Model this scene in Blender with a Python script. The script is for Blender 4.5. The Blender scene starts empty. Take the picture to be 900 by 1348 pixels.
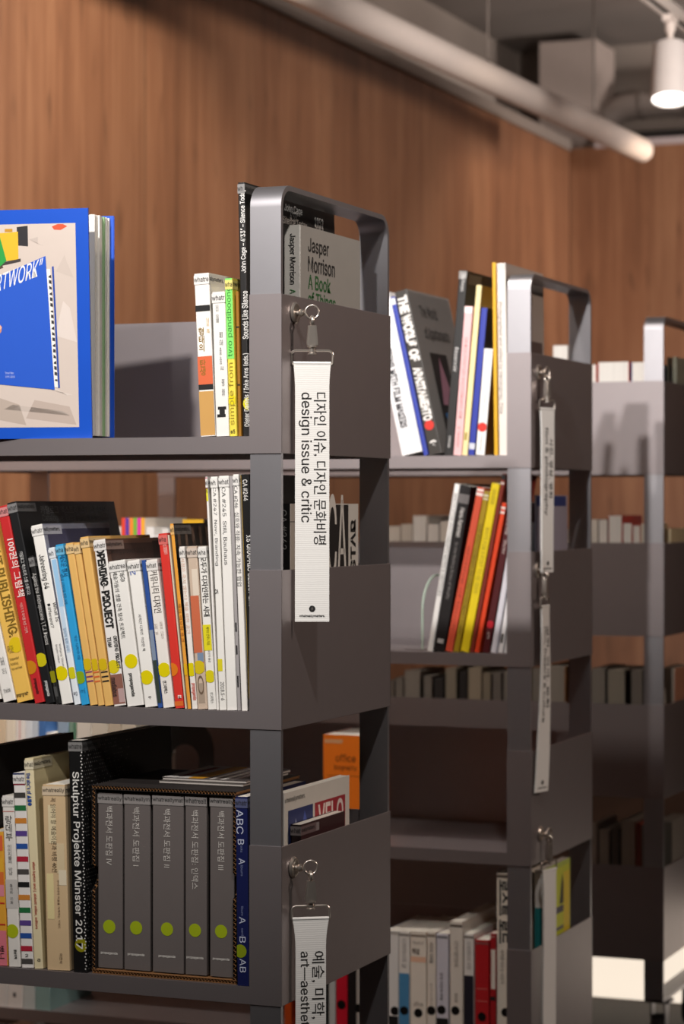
import bpy, bmesh, math, random, os
from mathutils import Vector, Matrix
random.seed(7)
S = bpy.context.scene
C = S.collection
PI = math.pi

# ------------------------------------------------------------------ camera, world, lights, exposure
EYE = 1.05
cam = bpy.data.cameras.new('camera')
cam.sensor_fit = 'VERTICAL'; cam.sensor_height = 36.0; cam.lens = 85.0
cam.shift_y = -10.0/1348.0
cam.clip_start = 0.05; cam.clip_end = 60
cam.dof.use_dof = True; cam.dof.focus_distance = 2.62; cam.dof.aperture_fstop = 8.5
camo = bpy.data.objects.new('camera', cam); C.objects.link(camo)
camo.location = (0, 0, EYE); camo.rotation_euler = (PI/2, 0, math.radians(21.78))
S.camera = camo
S.view_settings.view_transform = 'Standard'; S.view_settings.look = 'None'
S.view_settings.gamma = 1.0; S.view_settings.use_curve_mapping = False
S.view_settings.exposure = 0.0

W = bpy.data.worlds.new('world'); S.world = W; W.use_nodes = True
W.node_tree.nodes['Background'].inputs[0].default_value = (1.0, .93, .88, 1)
W.node_tree.nodes['Background'].inputs[1].default_value = 0.014

def spot(name, loc, target, power, angle, blend=.5, radius=.035, color=(1, .93, .86)):
    l = bpy.data.lights.new(name, 'SPOT'); l.energy = power; l.spot_size = math.radians(angle)
    l.spot_blend = blend; l.shadow_soft_size = radius; l.color = color
    o = bpy.data.objects.new(name, l); C.objects.link(o); o.location = loc
    o.rotation_euler = (Vector(target)-Vector(loc)).to_track_quat('-Z', 'Y').to_euler()
    return o
# track spots of the room: over the aisle before the carts, and wall washers further along; added fill lights come last
spot('key_spot', (-1.15, .55, 2.55), (-1.35, 3.4, 1.10), 300, 52, 1.0, .04, (1, .95, .91))
spot('aisle_spot', (-.30, 1.45, 2.75), (-1.12, 2.55, 1.30), 88, 42, 1.0, .05, (1, .93, .87))
spot('mid_spot', (-1.50, 2.78, 2.70), (-1.60, 3.90, .95), 100, 62, 1.0, .05, (1, .92, .84))
spot('far_spot', (-.75, -.30, 2.58), (-1.46, 4.4, 1.36), 470, 20, 1.0, .045, (1, .96, .93))
for y_, p_, c_ in ((3.16, 200, (1, .90, .80)), (4.76, 76, (1, .86, .73)), (6.36, 25, (1, .78, .58)), (7.96, 17, (1, .76, .55))):       # the lamps of the track along the wooden wall
    spot('wall_spot', (-1.60, y_, 2.205), (-2.64, y_+.15, 1.50), p_*.9, 100, .5, .045, c_)
spot('ceiling_fill', (-.55, 4.9, 1.85), (-2.1, 8.2, 2.9), 170, 110, .9, .12, (1, .88, .80))  # added fill without a fitting, lifts the ceiling and hanging tube
spot('ceiling_fill', (-.2, 8.1, 1.95), (-2.2, 9.5, 2.9), 190, 110, .9, .12, (1, .88, .80))  # second added fill, brightens the upper back wall and ceiling
spot('right_fill', (2.2, 4.0, 2.55), (-1.1, 3.1, 1.15), 165, 60, .9, .15, (1, .80, .68))  # added warm fill for the carts' end panels, no track lamp there

# ------------------------------------------------------------------ helpers
def lin(h):
    h = h.lstrip('#')
    if len(h) == 3: h = ''.join(c+c for c in h)
    v = [int(h[i:i+2], 16)/255 for i in (0, 2, 4)]
    return tuple((c/12.92 if c <= .04045 else ((c+.055)/1.055)**2.4) for c in v)
MATS = {}
def paint(hexc, rough=.55, metal=0.0, var=.05, scale=40.0, bump=0.0, spec=.5, name=None):
    key = (hexc, rough, metal, var, scale, bump, spec)
    if key in MATS: return MATS[key]
    m = bpy.data.materials.new(name or 'paint_'+hexc.strip('#')); m.use_nodes = True
    nt = m.node_tree; b = nt.nodes['Principled BSDF']
    c = lin(hexc)
    b.inputs['Roughness'].default_value = rough; b.inputs['Metallic'].default_value = metal
    b.inputs['Specular IOR Level'].default_value = spec
    tc = nt.nodes.new('ShaderNodeTexCoord'); n = nt.nodes.new('ShaderNodeTexNoise')
    n.inputs['Scale'].default_value = scale; n.inputs['Detail'].default_value = 3
    nt.links.new(tc.outputs['Object'], n.inputs['Vector'])
    mx = nt.nodes.new('ShaderNodeMix'); mx.data_type = 'RGBA'
    mx.inputs[6].default_value = (*[x*(1-var) for x in c], 1); mx.inputs[7].default_value = (*[min(1, x*(1+var)) for x in c], 1)
    nt.links.new(n.outputs['Fac'], mx.inputs[0]); nt.links.new(mx.outputs[2], b.inputs['Base Color'])
    if bump:
        bp = nt.nodes.new('ShaderNodeBump'); bp.inputs['Strength'].default_value = bump; bp.inputs['Distance'].default_value = .001
        nt.links.new(n.outputs['Fac'], bp.inputs['Height']); nt.links.new(bp.outputs[0], b.inputs['Normal'])
    MATS[key] = m
    return m
def ink(hexc): return paint(hexc, .6, 0, .02, 80)
def paper(hexc):
    key = ('paper', hexc)
    if key in MATS: return MATS[key]
    m = bpy.data.materials.new('pages_'+hexc.strip('#')); m.use_nodes = True
    nt = m.node_tree; b = nt.nodes['Principled BSDF']; b.inputs['Roughness'].default_value = .8
    c = lin(hexc)
    tc = nt.nodes.new('ShaderNodeTexCoord'); mp = nt.nodes.new('ShaderNodeMapping'); n = nt.nodes.new('ShaderNodeTexNoise')
    mp.inputs['Scale'].default_value = (1400, 4, 4); n.inputs['Scale'].default_value = 1; n.inputs['Detail'].default_value = 2
    mx = nt.nodes.new('ShaderNodeMix'); mx.data_type = 'RGBA'
    mx.inputs[6].default_value = (*[x*.72 for x in c], 1); mx.inputs[7].default_value = (*[min(1, x*1.1) for x in c], 1)
    nt.links.new(tc.outputs['Object'], mp.inputs[0]); nt.links.new(mp.outputs[0], n.inputs['Vector'])
    nt.links.new(n.outputs['Fac'], mx.inputs[0]); nt.links.new(mx.outputs[2], b.inputs['Base Color'])
    MATS[key] = m
    return m
def emit(name, col, s):
    m = bpy.data.materials.new(name); m.use_nodes = True; nt = m.node_tree; b = nt.nodes['Principled BSDF']
    n = nt.nodes.new('ShaderNodeTexNoise'); n.inputs['Scale'].default_value = 2.0
    mx = nt.nodes.new('ShaderNodeMix'); mx.data_type = 'RGBA'
    mx.inputs[6].default_value = (*[x*.93 for x in col], 1); mx.inputs[7].default_value = (*col, 1)
    nt.links.new(n.outputs['Fac'], mx.inputs[0]); nt.links.new(mx.outputs[2], b.inputs['Emission Color'])
    b.inputs['Emission Strength'].default_value = s; b.inputs['Base Color'].default_value = (.8, .75, .7, 1)
    return m
def wood(name, axis, stops, seam=None, seam0=0.0, grain=1.0, rough=.45):
    """boards with upright grain; axis = the horizontal coordinate along the wall"""
    m = bpy.data.materials.new(name); m.use_nodes = True; nt = m.node_tree; L = nt.links.new; b = nt.nodes['Principled BSDF']
    b.inputs['Roughness'].default_value = rough
    tc = nt.nodes.new('ShaderNodeTexCoord'); sp = nt.nodes.new('ShaderNodeSeparateXYZ'); L(tc.outputs['Object'], sp.inputs[0])
    along = sp.outputs[axis]
    cb = nt.nodes.new('ShaderNodeCombineXYZ'); L(along, cb.inputs[0]); L(sp.outputs['Z'], cb.inputs[2])
    def noise(sx, sz, det, dist=0.0):
        mp = nt.nodes.new('ShaderNodeMapping'); mp.inputs['Scale'].default_value = (sx, 1, sz); L(cb.outputs[0], mp.inputs[0])
        n = nt.nodes.new('ShaderNodeTexNoise'); n.inputs['Scale'].default_value = 1; n.inputs['Detail'].default_value = det
        n.inputs['Distortion'].default_value = dist; L(mp.outputs[0], n.inputs['Vector']); return n.outputs['Fac']
    def math_(op, a, v):
        n = nt.nodes.new('ShaderNodeMath'); n.operation = op
        for i, x in enumerate((a, v)):
            if isinstance(x, (int, float)): n.inputs[i].default_value = x
            elif x is not None: L(x, n.inputs[i])
        return n.outputs[0]
    a = noise(5.0*grain, .35, 4, .6); c = noise(40*grain, 1.6, 5, .3); d = noise(16*grain, 5.0, 3, .4)
    mixf = math_('ADD', math_('MULTIPLY', a, .5), math_('MULTIPLY', c, .38))
    mixf = math_('ADD', mixf, math_('MULTIPLY', d, .14))
    rp = nt.nodes.new('ShaderNodeValToRGB'); L(mixf, rp.inputs[0])
    el = rp.color_ramp.elements
    el[0].position = stops[0][0]; el[0].color = (*lin(stops[0][1]), 1)
    el[1].position = stops[-1][0]; el[1].color = (*lin(stops[-1][1]), 1)
    for p_, c_ in stops[1:-1]:
        e = el.new(p_); e.color = (*lin(c_), 1)
    col = rp.outputs[0]
    fk = nt.nodes.new('ShaderNodeMapRange'); fk.inputs['From Min'].default_value = .64; fk.inputs['From Max'].default_value = .76
    fk.inputs['To Min'].default_value = 1.0; fk.inputs['To Max'].default_value = .68
    L(noise(26*grain, 5.5, 1, .2), fk.inputs['Value'])
    v0 = nt.nodes.new('ShaderNodeVectorMath'); v0.operation = 'SCALE'; L(col, v0.inputs[0]); L(fk.outputs[0], v0.inputs['Scale']); col = v0.outputs[0]
    if seam:
        q = math_('DIVIDE', math_('SUBTRACT', along, seam0), seam)
        fr = math_('FRACT', q, None); fl = math_('FLOOR', q, None)
        wn = nt.nodes.new('ShaderNodeTexWhiteNoise'); wn.noise_dimensions = '1D'; L(fl, wn.inputs['W'])
        tone = math_('ADD', math_('MULTIPLY', wn.outputs['Value'], .22), .88)
        wn2 = nt.nodes.new('ShaderNodeTexWhiteNoise'); wn2.noise_dimensions = '1D'; L(math_('FLOOR', math_('MULTIPLY', q, 4.0 if seam > 1 else 1.0), None), wn2.inputs['W'])
        tone = math_('MULTIPLY', tone, math_('ADD', math_('MULTIPLY', wn2.outputs['Value'], .16), .92))
        line = math_('GREATER_THAN', math_('ABSOLUTE', math_('SUBTRACT', fr, .5), None), .4975)
        tone = math_('MULTIPLY', tone, math_('SUBTRACT', 1.0, math_('MULTIPLY', line, .55)))
        v = nt.nodes.new('ShaderNodeVectorMath'); v.operation = 'SCALE'; L(col, v.inputs[0]); L(tone, v.inputs['Scale']); col = v.outputs[0]
    L(col, b.inputs['Base Color'])
    bp = nt.nodes.new('ShaderNodeBump'); bp.inputs['Strength'].default_value = .15; bp.inputs['Distance'].default_value = .002
    L(mixf, bp.inputs['Height']); L(bp.outputs[0], b.inputs['Normal'])
    return m

def link_mesh(name, bm, mats, parent=None, smooth=False, loc=None):
    me = bpy.data.meshes.new(name); bm.normal_update(); bm.to_mesh(me); bm.free()
    for m in (mats if isinstance(mats, (list, tuple)) else [mats]): me.materials.append(m)
    if smooth:
        for p in me.polygons: p.use_smooth = True
        me.set_sharp_from_angle(angle=math.radians(40))
    o = bpy.data.objects.new(name, me); C.objects.link(o)
    if parent: o.parent = parent
    if loc: o.location = loc
    return o
def empty(name, label, cat, loc=(0, 0, 0), rot=(0, 0, 0), group=None):
    o = bpy.data.objects.new(name, None); C.objects.link(o); o.empty_display_size = .05
    o.location = loc; o.rotation_euler = rot
    return tag(o, label, cat, group)
def tag(o, label, cat, group=None):
    o['label'] = label; o['category'] = cat
    if group: o['group'] = group
    return o
def struct(o): o['kind'] = 'structure'; return o
def box(bm, x0, x1, y0, y1, z0, z1, mi=0):
    vs = [bm.verts.new(p) for p in ((x0, y0, z0), (x1, y0, z0), (x1, y1, z0), (x0, y1, z0), (x0, y0, z1), (x1, y0, z1), (x1, y1, z1), (x0, y1, z1))]
    fs = []
    for q in ((0, 3, 2, 1), (4, 5, 6, 7), (0, 1, 5, 4), (1, 2, 6, 5), (2, 3, 7, 6), (3, 0, 4, 7)):
        f = bm.faces.new([vs[i] for i in q]); f.material_index = mi; fs.append(f)
    return fs
def bbox(bm, x0, x1, y0, y1, z0, z1, r, seg=2, mi=0):
    """box with rounded edges"""
    t = bmesh.new(); box(t, x0, x1, y0, y1, z0, z1, mi)
    bmesh.ops.bevel(t, geom=t.edges[:], offset=r, segments=seg, affect='EDGES')
    for f in t.faces: f.material_index = mi
    join(bm, t)
def join(bm, t):
    me = bpy.data.meshes.new('tmp'); t.to_mesh(me); t.free(); bm.from_mesh(me); bpy.data.meshes.remove(me)
def tube(bm, pts, r, n=10, closed=False, mi=0, cap=True):
    pts = [Vector(p) for p in pts]; N = len(pts); rings = []
    rr = r if isinstance(r, (list, tuple)) else [r]*N
    up = Vector((0, 0, 1)); prev = None
    for i, p in enumerate(pts):
        a = pts[(i-1) % N] if (closed or i > 0) else p; b = pts[(i+1) % N] if (closed or i < N-1) else p
        t = (b-a).normalized()
        if prev is None:
            ref = up if abs(t.dot(up)) < .9 else Vector((1, 0, 0))
            u = t.cross(ref).normalized()
        else:
            u = (prev - t*prev.dot(t)).normalized()
        prev = u; v = t.cross(u)
        rings.append([bm.verts.new(p+(u*math.cos(2*PI*k/n)+v*math.sin(2*PI*k/n))*rr[i]) for k in range(n)])
    for i in range(N if closed else N-1):
        A, B_ = rings[i], rings[(i+1) % N]
        sh = 0
        if closed and i == N-1:
            sh = min(range(n), key=lambda s: (A[0].co-B_[s].co).length)
        for k in range(n):
            f = bm.faces.new([A[k], A[(k+1) % n], B_[(k+1+sh) % n], B_[(k+sh) % n]]); f.material_index = mi
    if cap and not closed:
        bm.faces.new(rings[0][::-1]).material_index = mi; bm.faces.new(rings[-1]).material_index = mi
def lathe(bm, prof, mat4, n=24, mi=0):
    """prof: (radius, height) pairs along local z, placed by mat4"""
    rings = [[bm.verts.new(mat4 @ Vector((r*math.cos(2*PI*k/n), r*math.sin(2*PI*k/n), h))) for k in range(n)] for r, h in prof]
    for A, B_ in zip(rings, rings[1:]):
        for k in range(n):
            bm.faces.new([A[k], A[(k+1) % n], B_[(k+1) % n], B_[k]]).material_index = mi
    bm.faces.new(rings[0][::-1]).material_index = mi; bm.faces.new(rings[-1]).material_index = mi
def poly(bm, pts, mi=0):
    f = bm.faces.new([bm.verts.new(p) for p in pts]); f.material_index = mi; return f
def prism(bm, pts2, f3, t, mi=0):
    """outline pts2 (2-D) extruded by t: f3(u, v, w) -> 3-D"""
    a = [bm.verts.new(f3(u, v, 0)) for u, v in pts2]; b = [bm.verts.new(f3(u, v, t)) for u, v in pts2]
    n = len(pts2)
    fs = [bm.faces.new(a[::-1]), bm.faces.new(b)] + [bm.faces.new([a[i], a[(i+1) % n], b[(i+1) % n], b[i]]) for i in range(n)]
    for f in fs: f.material_index = mi
    return fs

# lettering: outlines of Blender's own fonts, turned into flat meshes once per string
def load_sans():
    try:
        return bpy.data.fonts.load(os.path.join(bpy.utils.system_resource('DATAFILES'), 'fonts', 'Inter.woff2'))
    except Exception:
        return None
SANS = load_sans()
GLYPH = {}
def glyph_batch(keys):
    """outlines of many strings at once: {(text, bold, italic): (points, faces)} scaled to a unit box"""
    keys = [k for k in dict.fromkeys(keys) if k not in GLYPH]
    objs = []
    for text, bold, italic in keys:
        c = bpy.data.curves.new('lettering', 'FONT'); c.body = text; c.resolution_u = 2; c.offset = bold
        if SANS and all(ord(ch) < 0x3000 for ch in text): c.font = SANS
        c.space_line = .95
        if italic: c.shear = .3
        o = bpy.data.objects.new('lettering', c); C.objects.link(o); objs.append(o)
    dg = bpy.context.evaluated_depsgraph_get()
    for k, o in zip(keys, objs):
        ev = o.evaluated_get(dg); me = ev.to_mesh()
        vs = [(v.co.x, v.co.y) for v in me.vertices]; fs = [tuple(p.vertices) for p in me.polygons]
        ev.to_mesh_clear()
        if vs:
            xs = [v[0] for v in vs]; ys = [v[1] for v in vs]; x0, x1, y0, y1 = min(xs), max(xs), min(ys), max(ys)
            vs = [((x-x0)/max(x1-x0, 1e-6), (y-y0)/max(y1-y0, 1e-6)) for x, y in vs]
        GLYPH[k] = (vs, fs)
    for o in objs:
        c = o.data; bpy.data.objects.remove(o); bpy.data.curves.remove(c)
def glyphs(text, bold=0.0, italic=False):
    key = (text, bold, italic)
    if key not in GLYPH: glyph_batch([key])
    return GLYPH[key]
def put_text(bm, text, f3, mi, bold=0.0, italic=False):
    """f3 maps the unit box of the string (0..1 along, 0..1 across) to 3-D"""
    vs, fs = glyphs(text, bold, italic)
    bv = [bm.verts.new(f3(u, v)) for u, v in vs]
    for f in fs:
        try: bm.faces.new([bv[i] for i in f]).material_index = mi
        except ValueError: pass
class Slots:
    def __init__(s): s.m = []; s.i = {}
    def __call__(s, hexc):
        if hexc not in s.i: s.i[hexc] = len(s.m); s.m.append(ink(hexc))
        return s.i[hexc]
def mixhex(a, b, t):
    a, b = a.lstrip('#'), b.lstrip('#')
    return '#'+''.join('%02x' % round(int(a[i:i+2], 16)*(1-t)+int(b[i:i+2], 16)*t) for i in (0, 2, 4))

# ------------------------------------------------------------------ the room
WX, WY, WTOP, CEIL = -2.64, 8.97, 2.42, 2.92
wst = [(.28, '#66432e'), (.5, '#8b6045'), (.74, '#aa7e5e')]
bm = bmesh.new(); box(bm, WX-.12, WX, -1.5, WY+.12, 0, WTOP)
struct(link_mesh('wall_left', bm, wood('wood_wall', 'Y', wst, 1.22, 8.97-1.22*9)))
bm = bmesh.new(); box(bm, WX, 5.0, WY, WY+.12, 0, WTOP)
struct(link_mesh('wall_back', bm, wood('wood_wall_back', 'X', wst, 1.22, WX)))
bm = bmesh.new(); box(bm, WX-.3, 5.0, -1.5, WY+.7, -.1, 0)
struct(link_mesh('floor', bm, wood('floor_boards', 'X', [(.3, '#1d140f'), (.5, '#2b1f18'), (.7, '#392b22')], .14, 0, .6, .7)))
plaster = paint('#a39890', .9, 0, .08, 3.0)
bm = bmesh.new(); box(bm, WX-.5, 5.0, -1.5, WY+.9, CEIL, CEIL+.1)
struct(link_mesh('ceiling', bm, paint('#8d8580', .9, 0, .12, 2.0)))
bm = bmesh.new(); box(bm, WX-.5, 5.0, WY+.6, WY+.7, WTOP-.3, CEIL)
struct(link_mesh('wall_upper_back', bm, plaster))
bm = bmesh.new(); box(bm, WX-.5, WX-.4, -1.5, WY+.7, WTOP-.3, CEIL)
struct(link_mesh('wall_upper_left', bm, plaster))
bm = bmesh.new(); box(bm, WX-.125, WX+.012, -1.5, WY-.02, WTOP-.012, WTOP+.03)
struct(link_mesh('trim_1', bm, paint('#8a8079', .6)))
bm = bmesh.new(); box(bm, WX+.1, 5.0, WY-.01, WY+.125, WTOP-.005, WTOP+.022)
struct(link_mesh('trim_2', bm, paint('#b9aeb0', .6)))
bm = bmesh.new(); box(bm, WX+.1, 5.0, WY+.02, WY+.1, WTOP+.022, WTOP+.055)
struct(link_mesh('trim_3', bm, paint('#15110f', .7)))
bm = bmesh.new(); box(bm, -2.83, -2.60, WY+.22, WY+.5, WTOP+.0, CEIL-.04)
struct(link_mesh('trim_4', bm, paint('#b8aaa3', .85)))
bm = bmesh.new(); box(bm, WX-.4, 5.0, 6.9, 7.2, CEIL-.09, CEIL)
struct(link_mesh('ceiling_beam', bm, paint('#6f6661', .9)))

# ------------------------------------------------------------------ cart builder
METAL = paint('#9b9394', .49, .82, .03, 30, .02, .5)
METAL_IN = METAL
STEEL = paint('#a6a4a8', .40, .85, .03, 60)
CHROME = paint('#d2c8be', .28, .85, .03, 60)
RUBBER = paint('#191718', .7)
CARTS = {1: (-1.064, 2.481, 0), 2: (-1.1174, 3.585, 0), 3: (-1.1390, 4.500, 1)}
CL, CD = 1.07, .345
PW = .0393          # width of the end frame's flat bar
TOP = EYE+.359; T1 = EYE+.2355; PITCH = .309; PAN = .1785; LIP = .0195
def shelf_z(t): return T1-PAN+LIP-PITCH*(t-1)
def ring_profile(y0, y1, z0, z1, rt, rb, n=8):
    pts = []
    for cx, cz, r, a0 in ((y1-rb, z0+rb, rb, -PI/2), (y1-rt, z1-rt, rt, 0), (y0+rt, z1-rt, rt, PI/2), (y0+rb, z0+rb, rb, PI)):
        for k in range(n+1):
            a = a0+PI/2*k/n; pts.append((cx+r*math.cos(a), cz+r*math.sin(a)))
    return pts
def end_frame(x0, x1):
    bm = bmesh.new(); th = .006
    po = ring_profile(.0012, CD-.0012, .100, TOP, .026, .008); pi = ring_profile(.0012+th, CD-.0012-th, .100+th, TOP-th, .020, .004)
    n = len(po); V = []
    for x in (x0, x1):
        V.append(([bm.verts.new((x, y, z)) for y, z in po], [bm.verts.new((x, y, z)) for y, z in pi]))
    for i in range(n):
        j = (i+1) % n
        bm.faces.new([V[0][0][i], V[0][0][j], V[1][0][j], V[1][0][i]][::-1])
        bm.faces.new([V[0][1][i], V[0][1][j], V[1][1][j], V[1][1][i]])
        bm.faces.new([V[0][0][i], V[0][0][j], V[0][1][j], V[0][1][i]])
        bm.faces.new([V[1][0][i], V[1][0][j], V[1][1][j], V[1][1][i]][::-1])
    bmesh.ops.recalc_face_normals(bm, faces=bm.faces[:])
    return bm
def make_cart(label, cx, cy, flip):
    loc = (cx, cy, 0) if not flip else (cx-CL, cy+CD, 0)
    root = empty('book_cart', label, 'book cart', loc, (0, 0, PI if flip else 0), 'grey steel book carts')
    for x0, x1 in ((-PW+.0006, -.0012), (-CL+.0012, -CL+PW-.0006)):
        link_mesh('end_frame', end_frame(x0, x1), STEEL, root, True)
    for t in range(4):
        zb = T1-PAN-PITCH*t; zt = zb+PAN
        bm = bmesh.new()
        box(bm, -CL+.0012, -.0012, .0016, CD-.0016, zb+LIP-.002, zb+LIP)             # shelf plate
        box(bm, -CL+PW, -PW, .0, .0016, zb, zb+LIP)                                    # front lip, folded down
        box(bm, -CL+PW, -PW, .0016, .014, zb, zb+.0014)                                # its return under the shelf
        tray = link_mesh('tray', bm, METAL, root)
        bm = bmesh.new(); box(bm, -CL+PW, -PW, CD-.0015, CD, zb, zt); link_mesh('back_panel', bm, METAL, tray)
        for s in (0, 1):
            bm = bmesh.new()
            xo, xi, xf = (0.0, -.0012, -PW) if s == 0 else (-CL, -CL+.0012, -CL+PW)
            a, b = sorted((xo, xi)); bbox(bm, a, b, 0, CD, zb, zt, .0005, 1)
            a, b = sorted((xo, xf))
            box(bm, a, b, -.0002, .0012, zb, zt); box(bm, a, b, CD-.0012, CD+.0002, zb, zt)
            link_mesh('end_panel', bm, METAL, tray)
    for x in (-PW/2, -CL+PW/2):
        for y in (.045, CD-.045):
            bm = bmesh.new()
            box(bm, x-.024, x+.024, y-.02, y+.02, .094, .099)
            for s in (-1, 1): 
                prism(bm, [(-.018, .094), (.016, .094), (.012, .03), (-.004, .024), (-.012, .034)], lambda u, v, w, s=s: Vector((x+s*.0135+w-.0015, y+u, v)), .003)
            fork = link_mesh('caster', bm, STEEL, root)
            bm = bmesh.new(); lathe(bm, [(.012, -.011), (.033, -.011), (.036, -.006), (.036, .006), (.033, .011), (.012, .011)], Matrix.Translation((x, y+.004, .036)) @ Matrix.Rotation(PI/2, 4, 'Y'), 24)
            link_mesh('wheel', bm, RUBBER, fork, True)
    return root
make_cart('nearest grey steel book cart with paper tags hanging from its end panel', *CARTS[1])
make_cart('second grey steel book cart standing behind the nearest one', *CARTS[2])
make_cart('farthest grey steel book cart, turned with its back panels to the camera', *CARTS[3])

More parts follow.
